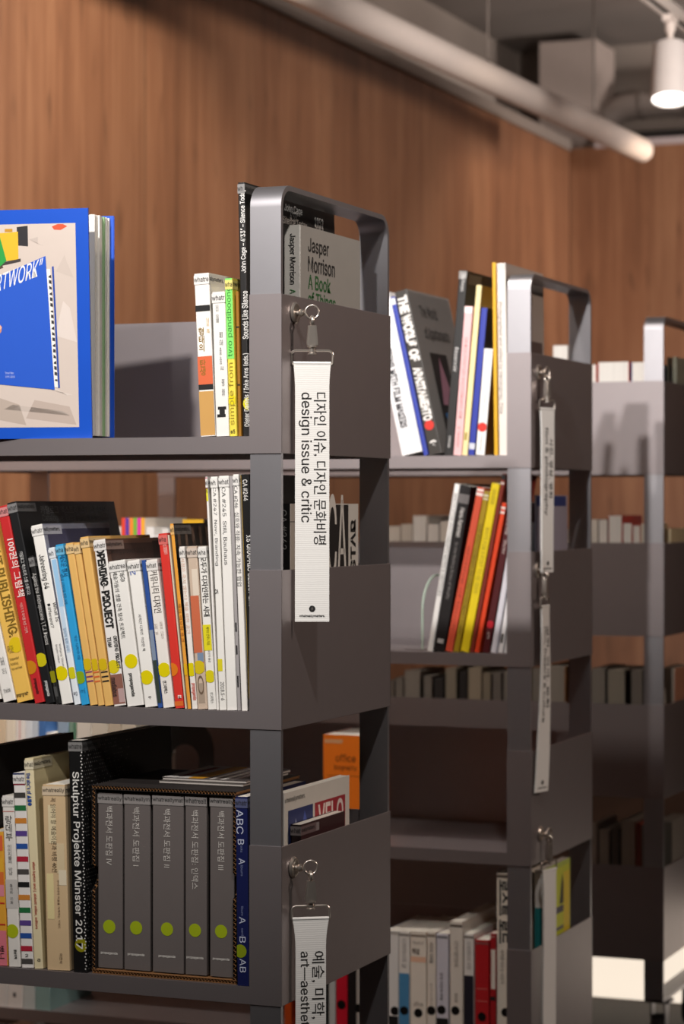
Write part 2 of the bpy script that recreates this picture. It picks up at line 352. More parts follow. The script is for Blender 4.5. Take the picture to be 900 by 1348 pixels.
BOOKS = [
{'c': 1, 't': 1, 'x': -1.1653, 'y': 2.485, 'w': 0.0185, 'h': 0.1848, 'd': 0.15, 'lean': -0.0463, 'col': '#f4f0ea', 'label': 'white paperback with orange-to-tan lower spine and vertical gold Korean title', 'tx': [('형태의 탄생', 0.1235, 0.0544, -0.0028, 0.0076, '#8a6a12', 's', 0.01), ('디자인의 형태', 0.1339, 0.0173, 0.0057, 0.0038, '#c9a040', 's', 0)], 'bd': [(0.1486, 0.1417, '#141414'), (0.0588, 0.0528, '#141414'), (0.051, 0.001, '#c99a55'), (0.0907, 0.0588, '#d8663c')], 'tag': 1, 'cov': [('rect', 0.02, 0.95, 0.5, 0.97, '#ece9e2'), ('rect', 0.3, 0.9, 0.86, 0.94, '#141414')], 'g': 'books on the top tray of the nearest cart'},
{'c': 1, 't': 1, 'x': -1.1457, 'y': 2.484, 'w': 0.0161, 'h': 0.1632, 'd': 0.13, 'lean': -0.0324, 'col': '#eeece6', 'label': 'short white paperback with a small black emblem near the spine foot, beside the green one', 'tx': [('디자인 스크랩북', 0.1486, 0.0206, -0.0019, 0.0038, '#555', 's', 0), ('편집된 시대의 2000-2020 기록', 0.1176, 0.043, 0.0019, 0.0047, '#333', 's', 0), ('정병규 김형진', 0.0644, 0.0189, 0.0028, 0.0038, '#555', 's', 0)], 'bd': [(0.0334, 0.03, '#141414', -0.0047, 0.0057), (0.03, 0.0248, '#141414', -0.0028, 0.0038), (0.0248, 0.0214, '#141414', -0.0057, 0.0047)], 'tag': 1, 'g': 'books on the top tray of the nearest cart'},
{'c': 1, 't': 1, 'x': -1.129, 'y': 2.484, 'w': 0.0089, 'h': 0.1781, 'd': 0.15, 'lean': -0.0317, 'col': '#f0dc50', 'label': 'lime green over yellow spine with handwritten English title', 'tx': [('two pandiboong', 0.1687, 0.0789, 0.0, 0.0075, '#2c7a2c', 'u', 0), ('simple from', 0.0829, 0.0703, 0.0, 0.0075, '#a08a20', 'u', 0), ('a5', 0.0074, 0.0043, 0.0, 0.0056, '#141414', 'h', 0.01)], 'dt': [(0.0409, 0.0056, '#e8d820', 0.0)], 'bd': [(0.1781, 0.0872, '#7fe06a')], 'tag': 1, 'g': 'books on the top tray of the nearest cart'},
{'c': 1, 't': 1, 'x': -1.1195, 'y': 2.487, 'w': 0.0036, 'h': 0.1633, 'd': 0.16, 'lean': -0.0218, 'col': '#9a6a1c', 'label': 'thin gold-brown spine squeezed beside the tall black book', 'bd': [(0.1239, 0.1222, '#141414'), (0.0588, 0.0571, '#141414')], 'g': 'books on the top tray of the nearest cart'},
{'c': 1, 't': 1, 'x': -1.1153, 'y': 2.4895, 'w': 0.0085, 'h': 0.2863, 'd': 0.27, 'lean': -0.0218, 'col': '#1e1c1c', 'label': 'tallest black book at the cart post with white spine text', 'side': '#121212', 'tx': [("John Cage – 4'33” – Silence Today", 0.2786, 0.0944, 0.0019, 0.0075, '#e8e6e2', 'u', 0.01), ('Sounds Like Silence', 0.1636, 0.0541, 0.0019, 0.0075, '#e8e6e2', 'u', 0.01), ('Dieter Daniels / Inke Arns (eds.)', 0.0933, 0.0824, 0.0019, 0.0075, '#e8e6e2', 'u', 0.01)], 'dt': [(0.0366, 0.0075, '#d8d020', 0.0047)], 'tag': 2, 'cov': [('text', 'John Cage', 0.42, 0.925, 0.2, 0.011, '#c8c6c2'), ('text', "4'33”", 0.48, 0.9, 0.09, 0.01, '#c8c6c2'), ('text', 'Silence Today', 0.4, 0.872, 0.27, 0.011, '#c8c6c2'), ('text', '1952', 0.76, 0.9, 0.1, 0.012, '#d8d6d2'), ('text', '2012', 0.76, 0.872, 0.1, 0.012, '#d8d6d2', 0.02)], 'g': 'books on the top tray of the nearest cart'},
{'c': 1, 't': 1, 'x': -1.0915, 'y': 2.552, 'w': 0.0205, 'h': 0.2435, 'd': 0.188, 'lean': 0, 'col': '#dedbd4', 'side': '#a9a6a0', 'label': 'pale grey book with black and green title inside the nearest cart’s end frame', 'tag': 0, 'g': 'books on the top tray of the nearest cart', 'tx': [('Jasper Morrison', 0.2335, 0.058, 0, 0.009, '#141414', 'r', 0.01), ('A Book of Things', 0.17, 0.062, 0, 0.009, '#2d7a38', 'r', 0.01)], 'cov': [('text', 'Jasper', 0.12, 0.865, 0.34, 0.0205, '#1c1b1a', 0.015), ('text', 'Morrison', 0.12, 0.787, 0.44, 0.0185, '#1c1b1a', 0.015), ('text', 'A Book', 0.12, 0.705, 0.37, 0.017, '#24662f', 0.015), ('text', 'of Things', 0.12, 0.612, 0.45, 0.02, '#24662f', 0.015)]},
{'c': 1, 't': 2, 'x': -1.439, 'y': 2.485, 'w': 0.0163, 'h': 0.2077, 'd': 0.16, 'lean': -0.2706, 'col': '#e9e6e0', 'label': 'white spine cut by the photo’s left edge below the yellow book', 'tag': 1, 'g': 'books on the second tray of the nearest cart'},
{'c': 1, 't': 2, 'x': -1.4202, 'y': 2.485, 'w': 0.0168, 'h': 0.1954, 'd': 0.15, 'lean': -0.2458, 'col': '#efece6', 'label': 'white paperback with small grey text and yellow dot, left of the yellow spine', 'tx': [('서울의 인디', 0.0523, 0.0202, 0.002, 0.0061, '#777', 's', 0), ('theide', 0.0157, 0.0055, 0.0, 0.0091, '#666', 'h', 0)], 'dt': [(0.0633, 0.0091, '#e0d000', -0.0081)], 'tag': 1, 'g': 'books on the second tray of the nearest cart'},
{'c': 1, 't': 2, 'x': -1.4019, 'y': 2.485, 'w': 0.0211, 'h': 0.2155, 'd': 0.16, 'lean': -0.2409, 'col': '#edbf5c', 'label': 'golden yellow spine reading in large serif capitals, leaning left', 'tx': [('INDEPENDENT PUBLISHING.', 0.252, 0.1755, 0.004, 0.0131, '#7c5f16', 'r', 0.02), ('독립 출판', 0.0674, 0.0091, -0.004, 0.0081, '#5b4a10', 'h', 0), ('Independent\nPublishing\nNow and Here', 0.0528, 0.0146, -0.001, 0.0141, '#4a3a10', 'h', 0), ('propaganda', 0.0107, 0.0055, -0.001, 0.0161, '#2a1c08', 'h', 0.03)], 'dt': [(0.0665, 0.0091, '#e2c41c', 0.004)], 'g': 'books on the second tray of the nearest cart'},
{'c': 1, 't': 2, 'x': -1.3786, 'y': 2.485, 'w': 0.013, 'h': 0.2344, 'd': 0.17, 'lean': -0.2157, 'col': '#c4292c', 'label': 'red spine with large white Korean brush title', 'tx': [('100권의 그림책', 0.1945, 0.0689, 0.003, 0.01, '#f3e3dc', 'R', 0.01), ('어린이 책 독자를 위한 그림책', 0.1183, 0.0354, 0.001, 0.004, '#e9bdb4', 'R', 0), ('propaganda', 0.0286, 0.0181, 0.0, 0.005, '#3a0a0a', 'R', 0.02)], 'dt': [(0.0422, 0.008, '#c98418', -0.003)], 'tag': 2, 'g': 'books on the second tray of the nearest cart'},
{'c': 1, 't': 2, 'x': -1.3642, 'y': 2.485, 'w': 0.0123, 'h': 0.239, 'd': 0.25, 'lean': -0.2168, 'col': '#17181a', 'label': 'tall black book with white Korean cover title, leaning behind the white spine', 'side': '#0d0d0e', 'tx': [('카탈로그 엑스트라 스몰 스튜디오', 0.1801, 0.0516, 0.0, 0.005, '#d8d8d6', 'R', 0), ('propaganda', 0.0263, 0.0181, 0.0, 0.005, '#d8d8d6', 'R', 0.02)], 'dt': [(0.0512, 0.008, '#c9bd14', -0.001)], 'tag': 2, 'cov': [('text', '카탈로그 엑스트라 스몰 스튜디오', 0.22, 0.935, 0.68, 0.01, '#6a6a6a'), ('text', 'Catalogue: Extra Small XS Studios', 0.22, 0.89, 0.7, 0.01, '#5a5a5a'), ('rect', 0.05, 0.95, 0.915, 0.917, '#2a2a2a')], 'g': 'books on the second tray of the nearest cart'},
{'c': 1, 't': 2, 'x': -1.351, 'y': 2.485, 'w': 0.0068, 'h': 0.1751, 'd': 0.17, 'lean': -0.2087, 'col': '#1b1b1b', 'label': 'narrow black spine with white slanted English title beside the white one', 'tx': [('Against the Anthropocene  \\ T.J. Demos', 0.1544, 0.0846, 0.0, 0.007, '#d4d2ce', 'r', 0)], 'dt': [(0.0319, 0.007, '#8f8c12', 0.0)], 'bd': [(0.0445, 0.0049, '#3a3a3a', -0.001, 0.0), (0.0202, 0.0085, '#4a4a4a', -0.002, 0.002)], 'tag': 2, 'g': 'books on the second tray of the nearest cart'},
{'c': 1, 't': 2, 'x': -1.3429, 'y': 2.485, 'w': 0.0149, 'h': 0.2108, 'd': 0.17, 'lean': -0.1949, 'col': '#f1efe9', 'label': 'white spine leaning left before the black cover, with a small black title', 'side': '#8a8c9c', 'tx': [('Jahresring 64', 0.1758, 0.0404, -0.001, 0.0089, '#2a2a2a', 'r', 0.005), ('What Is\nDifferent?', 0.1183, 0.0287, 0.002, 0.0119, '#2a2a2a', 'r', 0), ('Wolfgang Tillmans\nBrigitte Oetker', 0.0698, 0.0287, 0.001, 0.0079, '#8a8a8a', 'r', 0)], 'dt': [(0.0357, 0.0084, '#e0d000', -0.001)], 'tag': 1, 'cov': [('rect', 0.05, 0.98, 0.86, 0.97, '#3c3a52')], 'g': 'books on the second tray of the nearest cart'},
{'c': 1, 't': 2, 'x': -1.3267, 'y': 2.485, 'w': 0.0083, 'h': 0.1845, 'd': 0.15, 'lean': -0.1878, 'col': '#e4ecf2', 'label': 'thin white and pale blue gradient spine left of the bright blue one', 'tx': [('일상의 실천 시각', 0.0897, 0.0268, 0.0, 0.004, '#5c7ea0', 'r', 0), ('ag', 0.0146, 0.0045, 0.0, 0.0049, '#556', 'h', 0)], 'dt': [(0.0369, 0.0069, '#d4cb1c', 0.0)], 'bd': [(0.1702, 0.1147, '#9cc8ea', -0.002, 0.004), (0.1147, 0.0611, '#c4d8ea', -0.002, 0.003)], 'tag': 1, 'g': 'books on the second tray of the nearest cart'},
{'c': 1, 't': 2, 'x': -1.3174, 'y': 2.485, 'w': 0.0103, 'h': 0.188, 'd': 0.15, 'lean': -0.1833, 'col': '#2c9ed8', 'label': 'bright sky blue spine with darker blue Korean title', 'tx': [('새로운 질서', 0.1755, 0.025, 0.002, 0.0079, '#135a86', 'R', 0.01), ('새로운 디자인을 위한 사례', 0.1541, 0.0357, -0.003, 0.0039, '#11557f', 'R', 0), ('작은 디자이너들', 0.0809, 0.0286, 0.002, 0.0039, '#1a6a9c', 'r', 0), ('mj', 0.0184, 0.0054, 0.0, 0.0059, '#1a5a80', 'h', 0)], 'dt': [(0.0318, 0.0074, '#86a818', -0.001)], 'tag': 1, 'g': 'books on the second tray of the nearest cart'},
{'c': 1, 't': 2, 'x': -1.3063, 'y': 2.485, 'w': 0.0097, 'h': 0.1894, 'd': 0.16, 'lean': -0.1706, 'col': '#e2b468', 'label': 'sandy beige spine with three purple bars near the foot', 'dt': [(0.0472, 0.0069, '#d2b414', 0.0)], 'bd': [(0.0391, 0.0374, '#7d3466', -0.0039, 0.0049), (0.0338, 0.032, '#7d3466', -0.0039, 0.0049), (0.0285, 0.0267, '#7d3466', -0.0039, 0.0049)], 'tag': 1, 'g': 'books on the second tray of the nearest cart'},
{'c': 1, 't': 2, 'x': -1.2957, 'y': 2.485, 'w': 0.0079, 'h': 0.1896, 'd': 0.16, 'lean': -0.1717, 'col': '#e2b468', 'label': 'sandy beige spine with three orange bars near the foot', 'dt': [(0.0474, 0.0069, '#d2b414', 0.0)], 'bd': [(0.0394, 0.0377, '#d4642c', -0.0039, 0.0049), (0.0341, 0.0323, '#d4642c', -0.0039, 0.0049), (0.0288, 0.027, '#d4642c', -0.0039, 0.0049)], 'tag': 1, 'g': 'books on the second tray of the nearest cart'},
{'c': 1, 't': 2, 'x': -1.2869, 'y': 2.485, 'w': 0.0107, 'h': 0.1965, 'd': 0.16, 'lean': -0.1661, 'col': '#e2b468', 'label': 'sandy beige spine with three black bars near the foot', 'dt': [(0.0476, 0.0069, '#d2b414', 0.0)], 'bd': [(0.0396, 0.0379, '#141414', -0.0039, 0.0049), (0.0343, 0.0325, '#141414', -0.0039, 0.0049), (0.029, 0.0272, '#141414', -0.0039, 0.0049)], 'tag': 1, 'g': 'books on the second tray of the nearest cart'},
{'c': 1, 't': 2, 'x': -1.2752, 'y': 2.485, 'w': 0.0155, 'h': 0.1923, 'd': 0.2, 'lean': -0.1409, 'col': '#e9e6e2', 'label': 'spine with tall heavy black English capitals and a brown photo at its foot', 'side': '#5a4034', 'tx': [('OPENING  PROJECT', 0.1835, 0.0943, 0.0, 0.0107, '#141414', 'r', 0.04), ('OPENING  PROJECT', 0.0803, 0.0379, 0.0049, 0.0049, '#1c1c1c', 'r', 0.02), ('TEAM', 0.0795, 0.0115, -0.0029, 0.0049, '#1c1c1c', 'r', 0.02), ('mediabus', 0.0327, 0.022, -0.0039, 0.0068, '#181010', 'r', 0.02)], 'dt': [(0.0451, 0.0078, '#d9c81a', -0.002)], 'bd': [(0.0363, 0.0019, '#8a5a4c'), (0.0195, 0.0036, '#b89a98', 0.0, 0.0078)], 'tag': 2, 'cov': [('rect', 0.05, 0.6, 0.82, 0.97, '#3a2620'), ('rect', 0.6, 0.98, 0.7, 0.98, '#241612'), ('text', 'opening project 2013', 0.0, 0.9, 0.5, 0.008, '#1a1210')], 'g': 'books on the second tray of the nearest cart'},
{'c': 1, 't': 2, 'x': -1.2583, 'y': 2.485, 'w': 0.0212, 'h': 0.1678, 'd': 0.15, 'lean': -0.1447, 'col': '#eceae5', 'label': 'wide white spine with thin handwritten Korean and a black left edge', 'tx': [('예술가들의 생활 건축 탐사 프로젝트', 0.1555, 0.0774, -0.0039, 0.0058, '#333', 'R', 0), ('세운상', 0.1581, 0.015, 0.0049, 0.0068, '#333', 's', 0), ('propaganda', 0.0376, 0.0264, -0.001, 0.0058, '#1a1a1a', 'R', 0.02)], 'dt': [(0.0512, 0.0082, '#e0d000', 0.0019)], 'bd': [(0.1484, 0.0517, '#1b1615', -0.0112, -0.009)], 'tag': 1, 'g': 'books on the second tray of the nearest cart'},
{'c': 1, 't': 2, 'x': -1.2355, 'y': 2.485, 'w': 0.0156, 'h': 0.1687, 'd': 0.15, 'lean': -0.1373, 'col': '#f1efea', 'label': 'white spine with one blue italic letter near its top', 'tx': [('N', 0.1582, 0.0061, -0.0019, 0.0068, '#2d55a8', 'h', 0), ('시적인 디자인  이상한 책', 0.1065, 0.0421, 0.0, 0.0039, '#555', 'R', 0), ('a', 0.0119, 0.0035, 0.0, 0.0039, '#141414', 'h', 0.03)], 'dt': [(0.0338, 0.0082, '#e0d000', -0.001)], 'tag': 1, 'g': 'books on the second tray of the nearest cart'},
{'c': 1, 't': 2, 'x': -1.2189, 'y': 2.485, 'w': 0.0052, 'h': 0.1695, 'd': 0.15, 'lean': -0.1272, 'col': '#2a4f98', 'label': 'very thin spine fading from blue to dark green', 'bd': [(0.0892, 0.0543, '#7f8fa6'), (0.0543, 0.0054, '#2d3a33')], 'g': 'books on the second tray of the nearest cart'},
{'c': 1, 't': 2, 'x': -1.2126, 'y': 2.485, 'w': 0.0142, 'h': 0.1697, 'd': 0.15, 'lean': -0.1296, 'col': '#eee9e2', 'label': 'cream-white spine with large brush-lettered Korean title', 'tx': [('커뮤니티 디자인', 0.1574, 0.0489, 0.001, 0.0096, '#3d322c', 'R', 0), ('지역을 디자인', 0.0981, 0.0192, 0.0029, 0.0038, '#a89c94', 's', 0), ('인의 힘', 0.0963, 0.0122, -0.0038, 0.0038, '#a89c94', 's', 0), ('안그라픽스', 0.0309, 0.0148, -0.001, 0.0048, '#333', 'R', 0.02)], 'dt': [(0.0431, 0.0082, '#e0d000', 0.0)], 'tag': 1, 'g': 'books on the second tray of the nearest cart'},
{'c': 1, 't': 2, 'x': -1.1973, 'y': 2.485, 'w': 0.0111, 'h': 0.1997, 'd': 0.17, 'lean': -0.1083, 'col': '#d8352c', 'label': 'red spine with white title, taller than the white ones beside it', 'tx': [('디자인 멜랑콜리아', 0.1893, 0.0139, 0.0019, 0.0048, '#f6d8d0', 'R', 0), ('R', 0.0147, 0.0035, 0.0019, 0.0048, '#fbe4de', 'h', 0.03)], 'dt': [(0.0442, 0.0076, '#e07a1c', -0.0048)], 'bd': [(0.0078, 0.0025, '#d96a20')], 'tag': 1, 'g': 'books on the second tray of the nearest cart'},
{'c': 1, 't': 2, 'x': -1.1848, 'y': 2.485, 'w': 0.0019, 'h': 0.1984, 'd': 0.16, 'lean': -0.1118, 'col': '#d8cfba', 'label': 'sliver of a cream pamphlet between red and orange spines', 'g': 'books on the second tray of the nearest cart'},
{'c': 1, 't': 2, 'x': -1.1815, 'y': 2.485, 'w': 0.0043, 'h': 0.2112, 'd': 0.19, 'lean': -0.1066, 'col': '#eba33e', 'label': 'orange-yellow spine with a black patterned cover, right of the red one', 'side': '#1c1512', 'tx': [('책의 역사적 풍경', 0.1201, 0.0434, 0.0, 0.0038, '#b4651c', 'R', 0)], 'dt': [(0.0447, 0.0067, '#e6b41c', 0.0)], 'tag': 1, 'cov': [('rect', 0.04, 0.08, 0.82, 0.98, '#5a4438'), ('rect', 0.14, 0.18, 0.82, 0.98, '#5a4438'), ('rect', 0.24000000000000002, 0.28, 0.82, 0.98, '#5a4438'), ('rect', 0.34, 0.38000000000000006, 0.82, 0.98, '#5a4438'), ('rect', 0.44, 0.48000000000000004, 0.82, 0.98, '#5a4438'), ('rect', 0.54, 0.58, 0.82, 0.98, '#5a4438'), ('rect', 0.6400000000000001, 0.68, 0.82, 0.98, '#5a4438'), ('rect', 0.7400000000000001, 0.78, 0.82, 0.98, '#5a4438'), ('rect', 0.8400000000000001, 0.88, 0.82, 0.98, '#5a4438')], 'g': 'books on the second tray of the nearest cart'},
{'c': 1, 't': 2, 'x': -1.1763, 'y': 2.485, 'w': 0.0067, 'h': 0.1848, 'd': 0.15, 'lean': -0.0879, 'col': '#f0ebe4', 'label': 'white spine with pale orange Korean text, between orange and illustrated spines', 'tx': [('서점은 죽지 않는다 책을 위한 공간', 0.1719, 0.0865, 0.0, 0.0048, '#dcb9a4', 'R', 0), ('propaganda', 0.0291, 0.019, 0.001, 0.0057, '#d4402a', 'R', 0.01)], 'dt': [(0.0447, 0.0076, '#e0d000', 0.0)], 'tag': 1, 'g': 'books on the second tray of the nearest cart'},
{'c': 1, 't': 2, 'x': -1.169, 'y': 2.485, 'w': 0.0122, 'h': 0.1847, 'd': 0.15, 'lean': -0.0748, 'col': '#cdb8a4', 'label': 'spine illustrated in orange and brown brush shapes', 'tx': [('O', 0.038, 0.0216, 0.0, 0.0076, '#6e5a48', 'h', 0)], 'dt': [(0.0474, 0.0076, '#d8c01c', -0.0009)], 'bd': [(0.1286, 0.0638, '#c96844', -0.0057, 0.0047), (0.1588, 0.1286, '#e0d2c0', -0.0019, 0.0057), (0.0638, 0.0535, '#7a8ea8', -0.0019, 0.0057), (0.0535, 0.0483, '#c96844', -0.0009, 0.0057), (0.0293, 0.0069, '#a89684', -0.0038, 0.0038)], 'tag': 1, 'g': 'books on the second tray of the nearest cart'},
{'c': 1, 't': 2, 'x': -1.1563, 'y': 2.485, 'w': 0.0104, 'h': 0.1847, 'd': 0.15, 'lean': -0.0694, 'col': '#f0eee8', 'label': 'white spine with bold black Korean title and yellow tape', 'tx': [('모두가 디자인하는 시대', 0.1735, 0.068, 0.0009, 0.0076, '#1f1b18', 'R', 0.012), ('에치오 만치니 지음', 0.0934, 0.0207, 0.0009, 0.0038, '#5a5410', 'R', 0), ('조은지 옮김', 0.0667, 0.0129, 0.0009, 0.0028, '#555', 'R', 0), ('안그라픽스', 0.0193, 0.0121, 0.0009, 0.0038, '#333', 'R', 0)], 'dt': [(0.0374, 0.0071, '#ded01a', 0.0)], 'bd': [(0.096, 0.0667, '#e4d818', -0.0057, 0.0047)], 'tag': 1, 'g': 'books on the second tray of the nearest cart'},
{'c': 1, 't': 2, 'x': -1.1453, 'y': 2.485, 'w': 0.0025, 'h': 0.2639, 'd': 0.19, 'lean': -0.0538, 'col': '#f0ede8', 'label': 'tall white magazine with a pink and yellow tip, left of the other tall ones', 'tx': [('#248', 0.2518, 0.006, 0.0, 0.0038, '#141414', 'r', 0)], 'bd': [(0.263, 0.2467, '#c0405c'), (0.2501, 0.2363, '#e8e020')], 'tag': 1, 'g': 'books on the second tray of the nearest cart'},
{'c': 1, 't': 2, 'x': -1.1422, 'y': 2.485, 'w': 0.0086, 'h': 0.2637, 'd': 0.19, 'lean': -0.0423, 'col': '#f2f0ea', 'label': 'tall white magazine with grey typewriter title and lower yellow tape', 'tx': [('CA #247  Now, Branding', 0.2516, 0.0885, 0.0, 0.0047, '#777', 'r', 0), ('CA', 0.1365, 0.0052, -0.0019, 0.0047, '#141414', 'h', 0.02), ('2018.5-6', 0.0317, 0.0206, 0.0009, 0.0047, '#555', 'r', 0)], 'bd': [(0.0575, 0.0438, '#dfd21a', -0.0038, 0.0019)], 'tag': 1, 'g': 'books on the second tray of the nearest cart'},
{'c': 1, 't': 2, 'x': -1.1328, 'y': 2.485, 'w': 0.0124, 'h': 0.2645, 'd': 0.19, 'lean': -0.0388, 'col': '#f2f0eb', 'label': 'tall white magazine with grey typewriter title, second from the last white one', 'tx': [('CA #245  Still, Bauhaus', 0.2516, 0.0875, -0.0009, 0.0056, '#6a6a6a', 'r', 0)], 'tag': 1, 'g': 'books on the second tray of the nearest cart'},
{'c': 1, 't': 2, 'x': -1.1197, 'y': 2.485, 'w': 0.0039, 'h': 0.2643, 'd': 0.19, 'lean': -0.0391, 'col': '#a8a4a4', 'label': 'narrow grey edge of a magazine between two tall white spines', 'bd': [(0.0991, 0.0888, '#141414', -0.0009, 0.0009), (0.0734, 0.0632, '#141414', -0.0009, 0.0009), (0.0392, 0.0263, '#141414', -0.0009, 0.0009)], 'g': 'books on the second tray of the nearest cart'},
{'c': 1, 't': 2, 'x': -1.1147, 'y': 2.485, 'w': 0.0072, 'h': 0.2662, 'd': 0.19, 'lean': -0.0411, 'col': '#f1eee9', 'label': 'tall white magazine with Korean title, last white one before the post', 'tx': [('CA #246  심호와 직용: 지속 가능한 협업', 0.2534, 0.113, 0.0, 0.0056, '#6f6f6f', 'r', 0)], 'tag': 1, 'g': 'books on the second tray of the nearest cart'},
{'c': 1, 't': 2, 'x': -1.1068, 'y': 2.4895, 'w': 0.0105, 'h': 0.2661, 'd': 0.18, 'lean': -0.0413, 'col': '#0f0e0e', 'label': 'black magazine half hidden behind the nearest cart’s post', 'side': '#0d0c0c', 'tx': [('CA #244', 0.2602, 0.024, 0.0, 0.0056, '#e4e2de', 'r', 0.01), ('15 GRAPHIC DESIGNERS', 0.1976, 0.0813, 0.0019, 0.0056, '#e4e2de', 'r', 0.02)], 'bd': [(0.2653, 0.0135, '#c8a020', -0.0056, -0.0047)], 'g': 'books on the second tray of the nearest cart'},
{'c': 1, 't': 2, 'x': -1.0892, 'y': 2.527, 'w': 0.016, 'h': 0.233, 'd': 0.212, 'lean': 0.0, 'col': '#121111', 'side': '#d9d5cd', 'label': 'magazine with huge two-letter black masthead seen through the nearest cart’s end frame', 'g': 'books on the second tray of the nearest cart', 'tx': [('CA #242', 0.226, 0.045, 0, 0.008, '#8a8886', 'r'), ('NEW', 0.12, 0.03, 0.001, 0.008, '#8a8886', 'r')], 'cov': [('rect', 0.5, 0.845, 0.4, 0.995, '#14100f'), ('text', 'CA', 0.53, 0.6, 0.29, 0.105, '#dcd8d0', 0.01, 1), ('rect', 0.53, 0.81, 0.475, 0.51, '#d9d5cd'), ('tri', 0.4, 0.62, 0.2, 0.37, '#8a6a20'), ('vtext', 'NEW★STAR', 0.86, 0.3, 0.62, 0.022, '#141110', 0.03), ('rect', 0.0, 0.5, 0.91, 0.913, '#141414'), ('rect', 0.0, 0.5, 0.66, 0.663, '#141414'), ('text', 'WE', 0.42, 0.93, 0.06, 0.011, '#141414', 0.03)]},
{'c': 1, 't': 3, 'x': -1.458, 'y': 2.486, 'w': 0.02, 'h': 0.2514, 'd': 0.24, 'lean': -0.0737, 'col': '#1a1817', 'label': 'black cover rising behind the small books at the photo’s lower left', 'side': '#14110f', 'g': 'books on the third tray of the nearest cart'},
{'c': 1, 't': 3, 'x': -1.4349, 'y': 2.485, 'w': 0.0203, 'h': 0.1568, 'd': 0.13, 'lean': -0.0401, 'col': '#e6a838', 'label': 'short spine patched in yellow, pink and orange', 'tx': [('뱅니', 0.0231, 0.0152, 0.0031, 0.0071, '#2a1410', 'R', 0.02)], 'bd': [(0.1523, 0.1345, '#e0653a', -0.0092, 0.0092), (0.1256, 0.1078, '#e8b030', -0.0092, 0.0092), (0.1095, 0.0944, '#dc7030', -0.0092, 0.0092), (0.0944, 0.081, '#e08a9a', -0.0092, 0.0092), (0.0739, 0.0721, '#c02a20', -0.0092, 0.0092), (0.0489, 0.0471, '#c02a20', -0.0092, 0.0092), (0.0409, -0.001, '#df7a88', -0.0092, 0.0102)], 'g': 'books on the third tray of the nearest cart'},
{'c': 1, 't': 3, 'x': -1.413, 'y': 2.485, 'w': 0.0155, 'h': 0.1997, 'd': 0.13, 'lean': -0.0463, 'col': '#e9e5de', 'label': 'white spine with three large upright Korean characters', 'tx': [('랑데부', 0.1766, 0.0293, 0.0, 0.0091, '#3a3633', 's', 0), ('이미지들의 만남', 0.1428, 0.0356, 0.0, 0.0051, '#666', 's', 0), ('홍세화 지음', 0.0966, 0.0231, 0.0, 0.004, '#555', 's', 0), ('봄날의책', 0.0201, 0.0107, 0.002, 0.004, '#141414', 'R', 0.02)], 'dt': [(0.0415, 0.0081, '#b2c01e', -0.001)], 'bd': [(0.1019, 0.0681, '#c9c5c0'), (0.1819, 0.181, '#c9746c')], 'tag': 1, 'g': 'books on the third tray of the nearest cart'},
{'c': 1, 't': 3, 'x': -1.3959, 'y': 2.485, 'w': 0.0155, 'h': 0.2271, 'd': 0.14, 'lean': -0.0512, 'col': '#ece8e4', 'label': 'white spine ringed with many coloured bars', 'tx': [('2', 0.016, 0.0035, 0.0, 0.004, '#141414', 'h', 0)], 'bd': [(0.2271, 0.2244, '#26305c'), (0.2191, 0.2129, '#8d1f33'), (0.2042, 0.198, '#3d3a38'), (0.1893, 0.1831, '#1c6e3a'), (0.1744, 0.1682, '#d08430'), (0.1595, 0.1533, '#583f8c'), (0.1446, 0.1384, '#2150a0'), (0.1297, 0.1235, '#b22038'), (0.1148, 0.1086, '#4a4644'), (0.0999, 0.0937, '#121212'), (0.085, 0.0788, '#d08430'), (0.0701, 0.0639, '#1c6e3a'), (0.0552, 0.049, '#583f8c'), (0.0403, 0.0341, '#2150a0'), (0.0254, 0.0192, '#b22038'), (0.0105, 0.0043, '#4a4644')], 'tag': 1, 'g': 'books on the third tray of the nearest cart'},
{'c': 1, 't': 3, 'x': -1.3792, 'y': 2.485, 'w': 0.0116, 'h': 0.2446, 'd': 0.17, 'lean': -0.054, 'col': '#e9dcb4', 'label': 'cream spine with blue and red lowercase title', 'side': '#cdbf94', 'tx': [("the abc's of ▲■●", 0.2278, 0.0381, -0.001, 0.006, '#274c96', 'r', 0.02), ('ellen lupton and j. abbott miller, editors', 0.1242, 0.0779, 0.0, 0.0045, '#b3352c', 'r', 0.01), ('a', 0.0118, 0.0035, 0.001, 0.004, '#141414', 'h', 0)], 'tag': 1, 'hard': 1, 'g': 'books on the third tray of the nearest cart'},
{'c': 1, 't': 3, 'x': -1.3622, 'y': 2.485, 'w': 0.0295, 'h': 0.2152, 'd': 0.16, 'lean': -0.0302, 'col': '#d9bd94', 'label': 'wide tan spine printed with pale flower shapes', 'tx': [('꼭 읽어야 할 예술이론과 비평 40선', 0.2002, 0.0865, -0.001, 0.007, '#4c3a2a', 'R', 0), ('우리시대의 미술을 이해하는 키워드', 0.1048, 0.0565, 0.003, 0.003, '#6e5844', 'R', 0), ('미진사', 0.0192, 0.0115, 0.004, 0.004, '#4c3a2a', 'R', 0)], 'bd': [(0.1914, 0.1472, '#e6d6ae', -0.008, 0.002), (0.1472, 0.1119, '#dcc8a2', 0.002, 0.012), (0.1119, 0.0589, '#e8d8a0', -0.012, -0.003), (0.1163, 0.0986, '#e9dcc0', 0.004, 0.014)], 'tag': 1, 'g': 'books on the third tray of the nearest cart'},
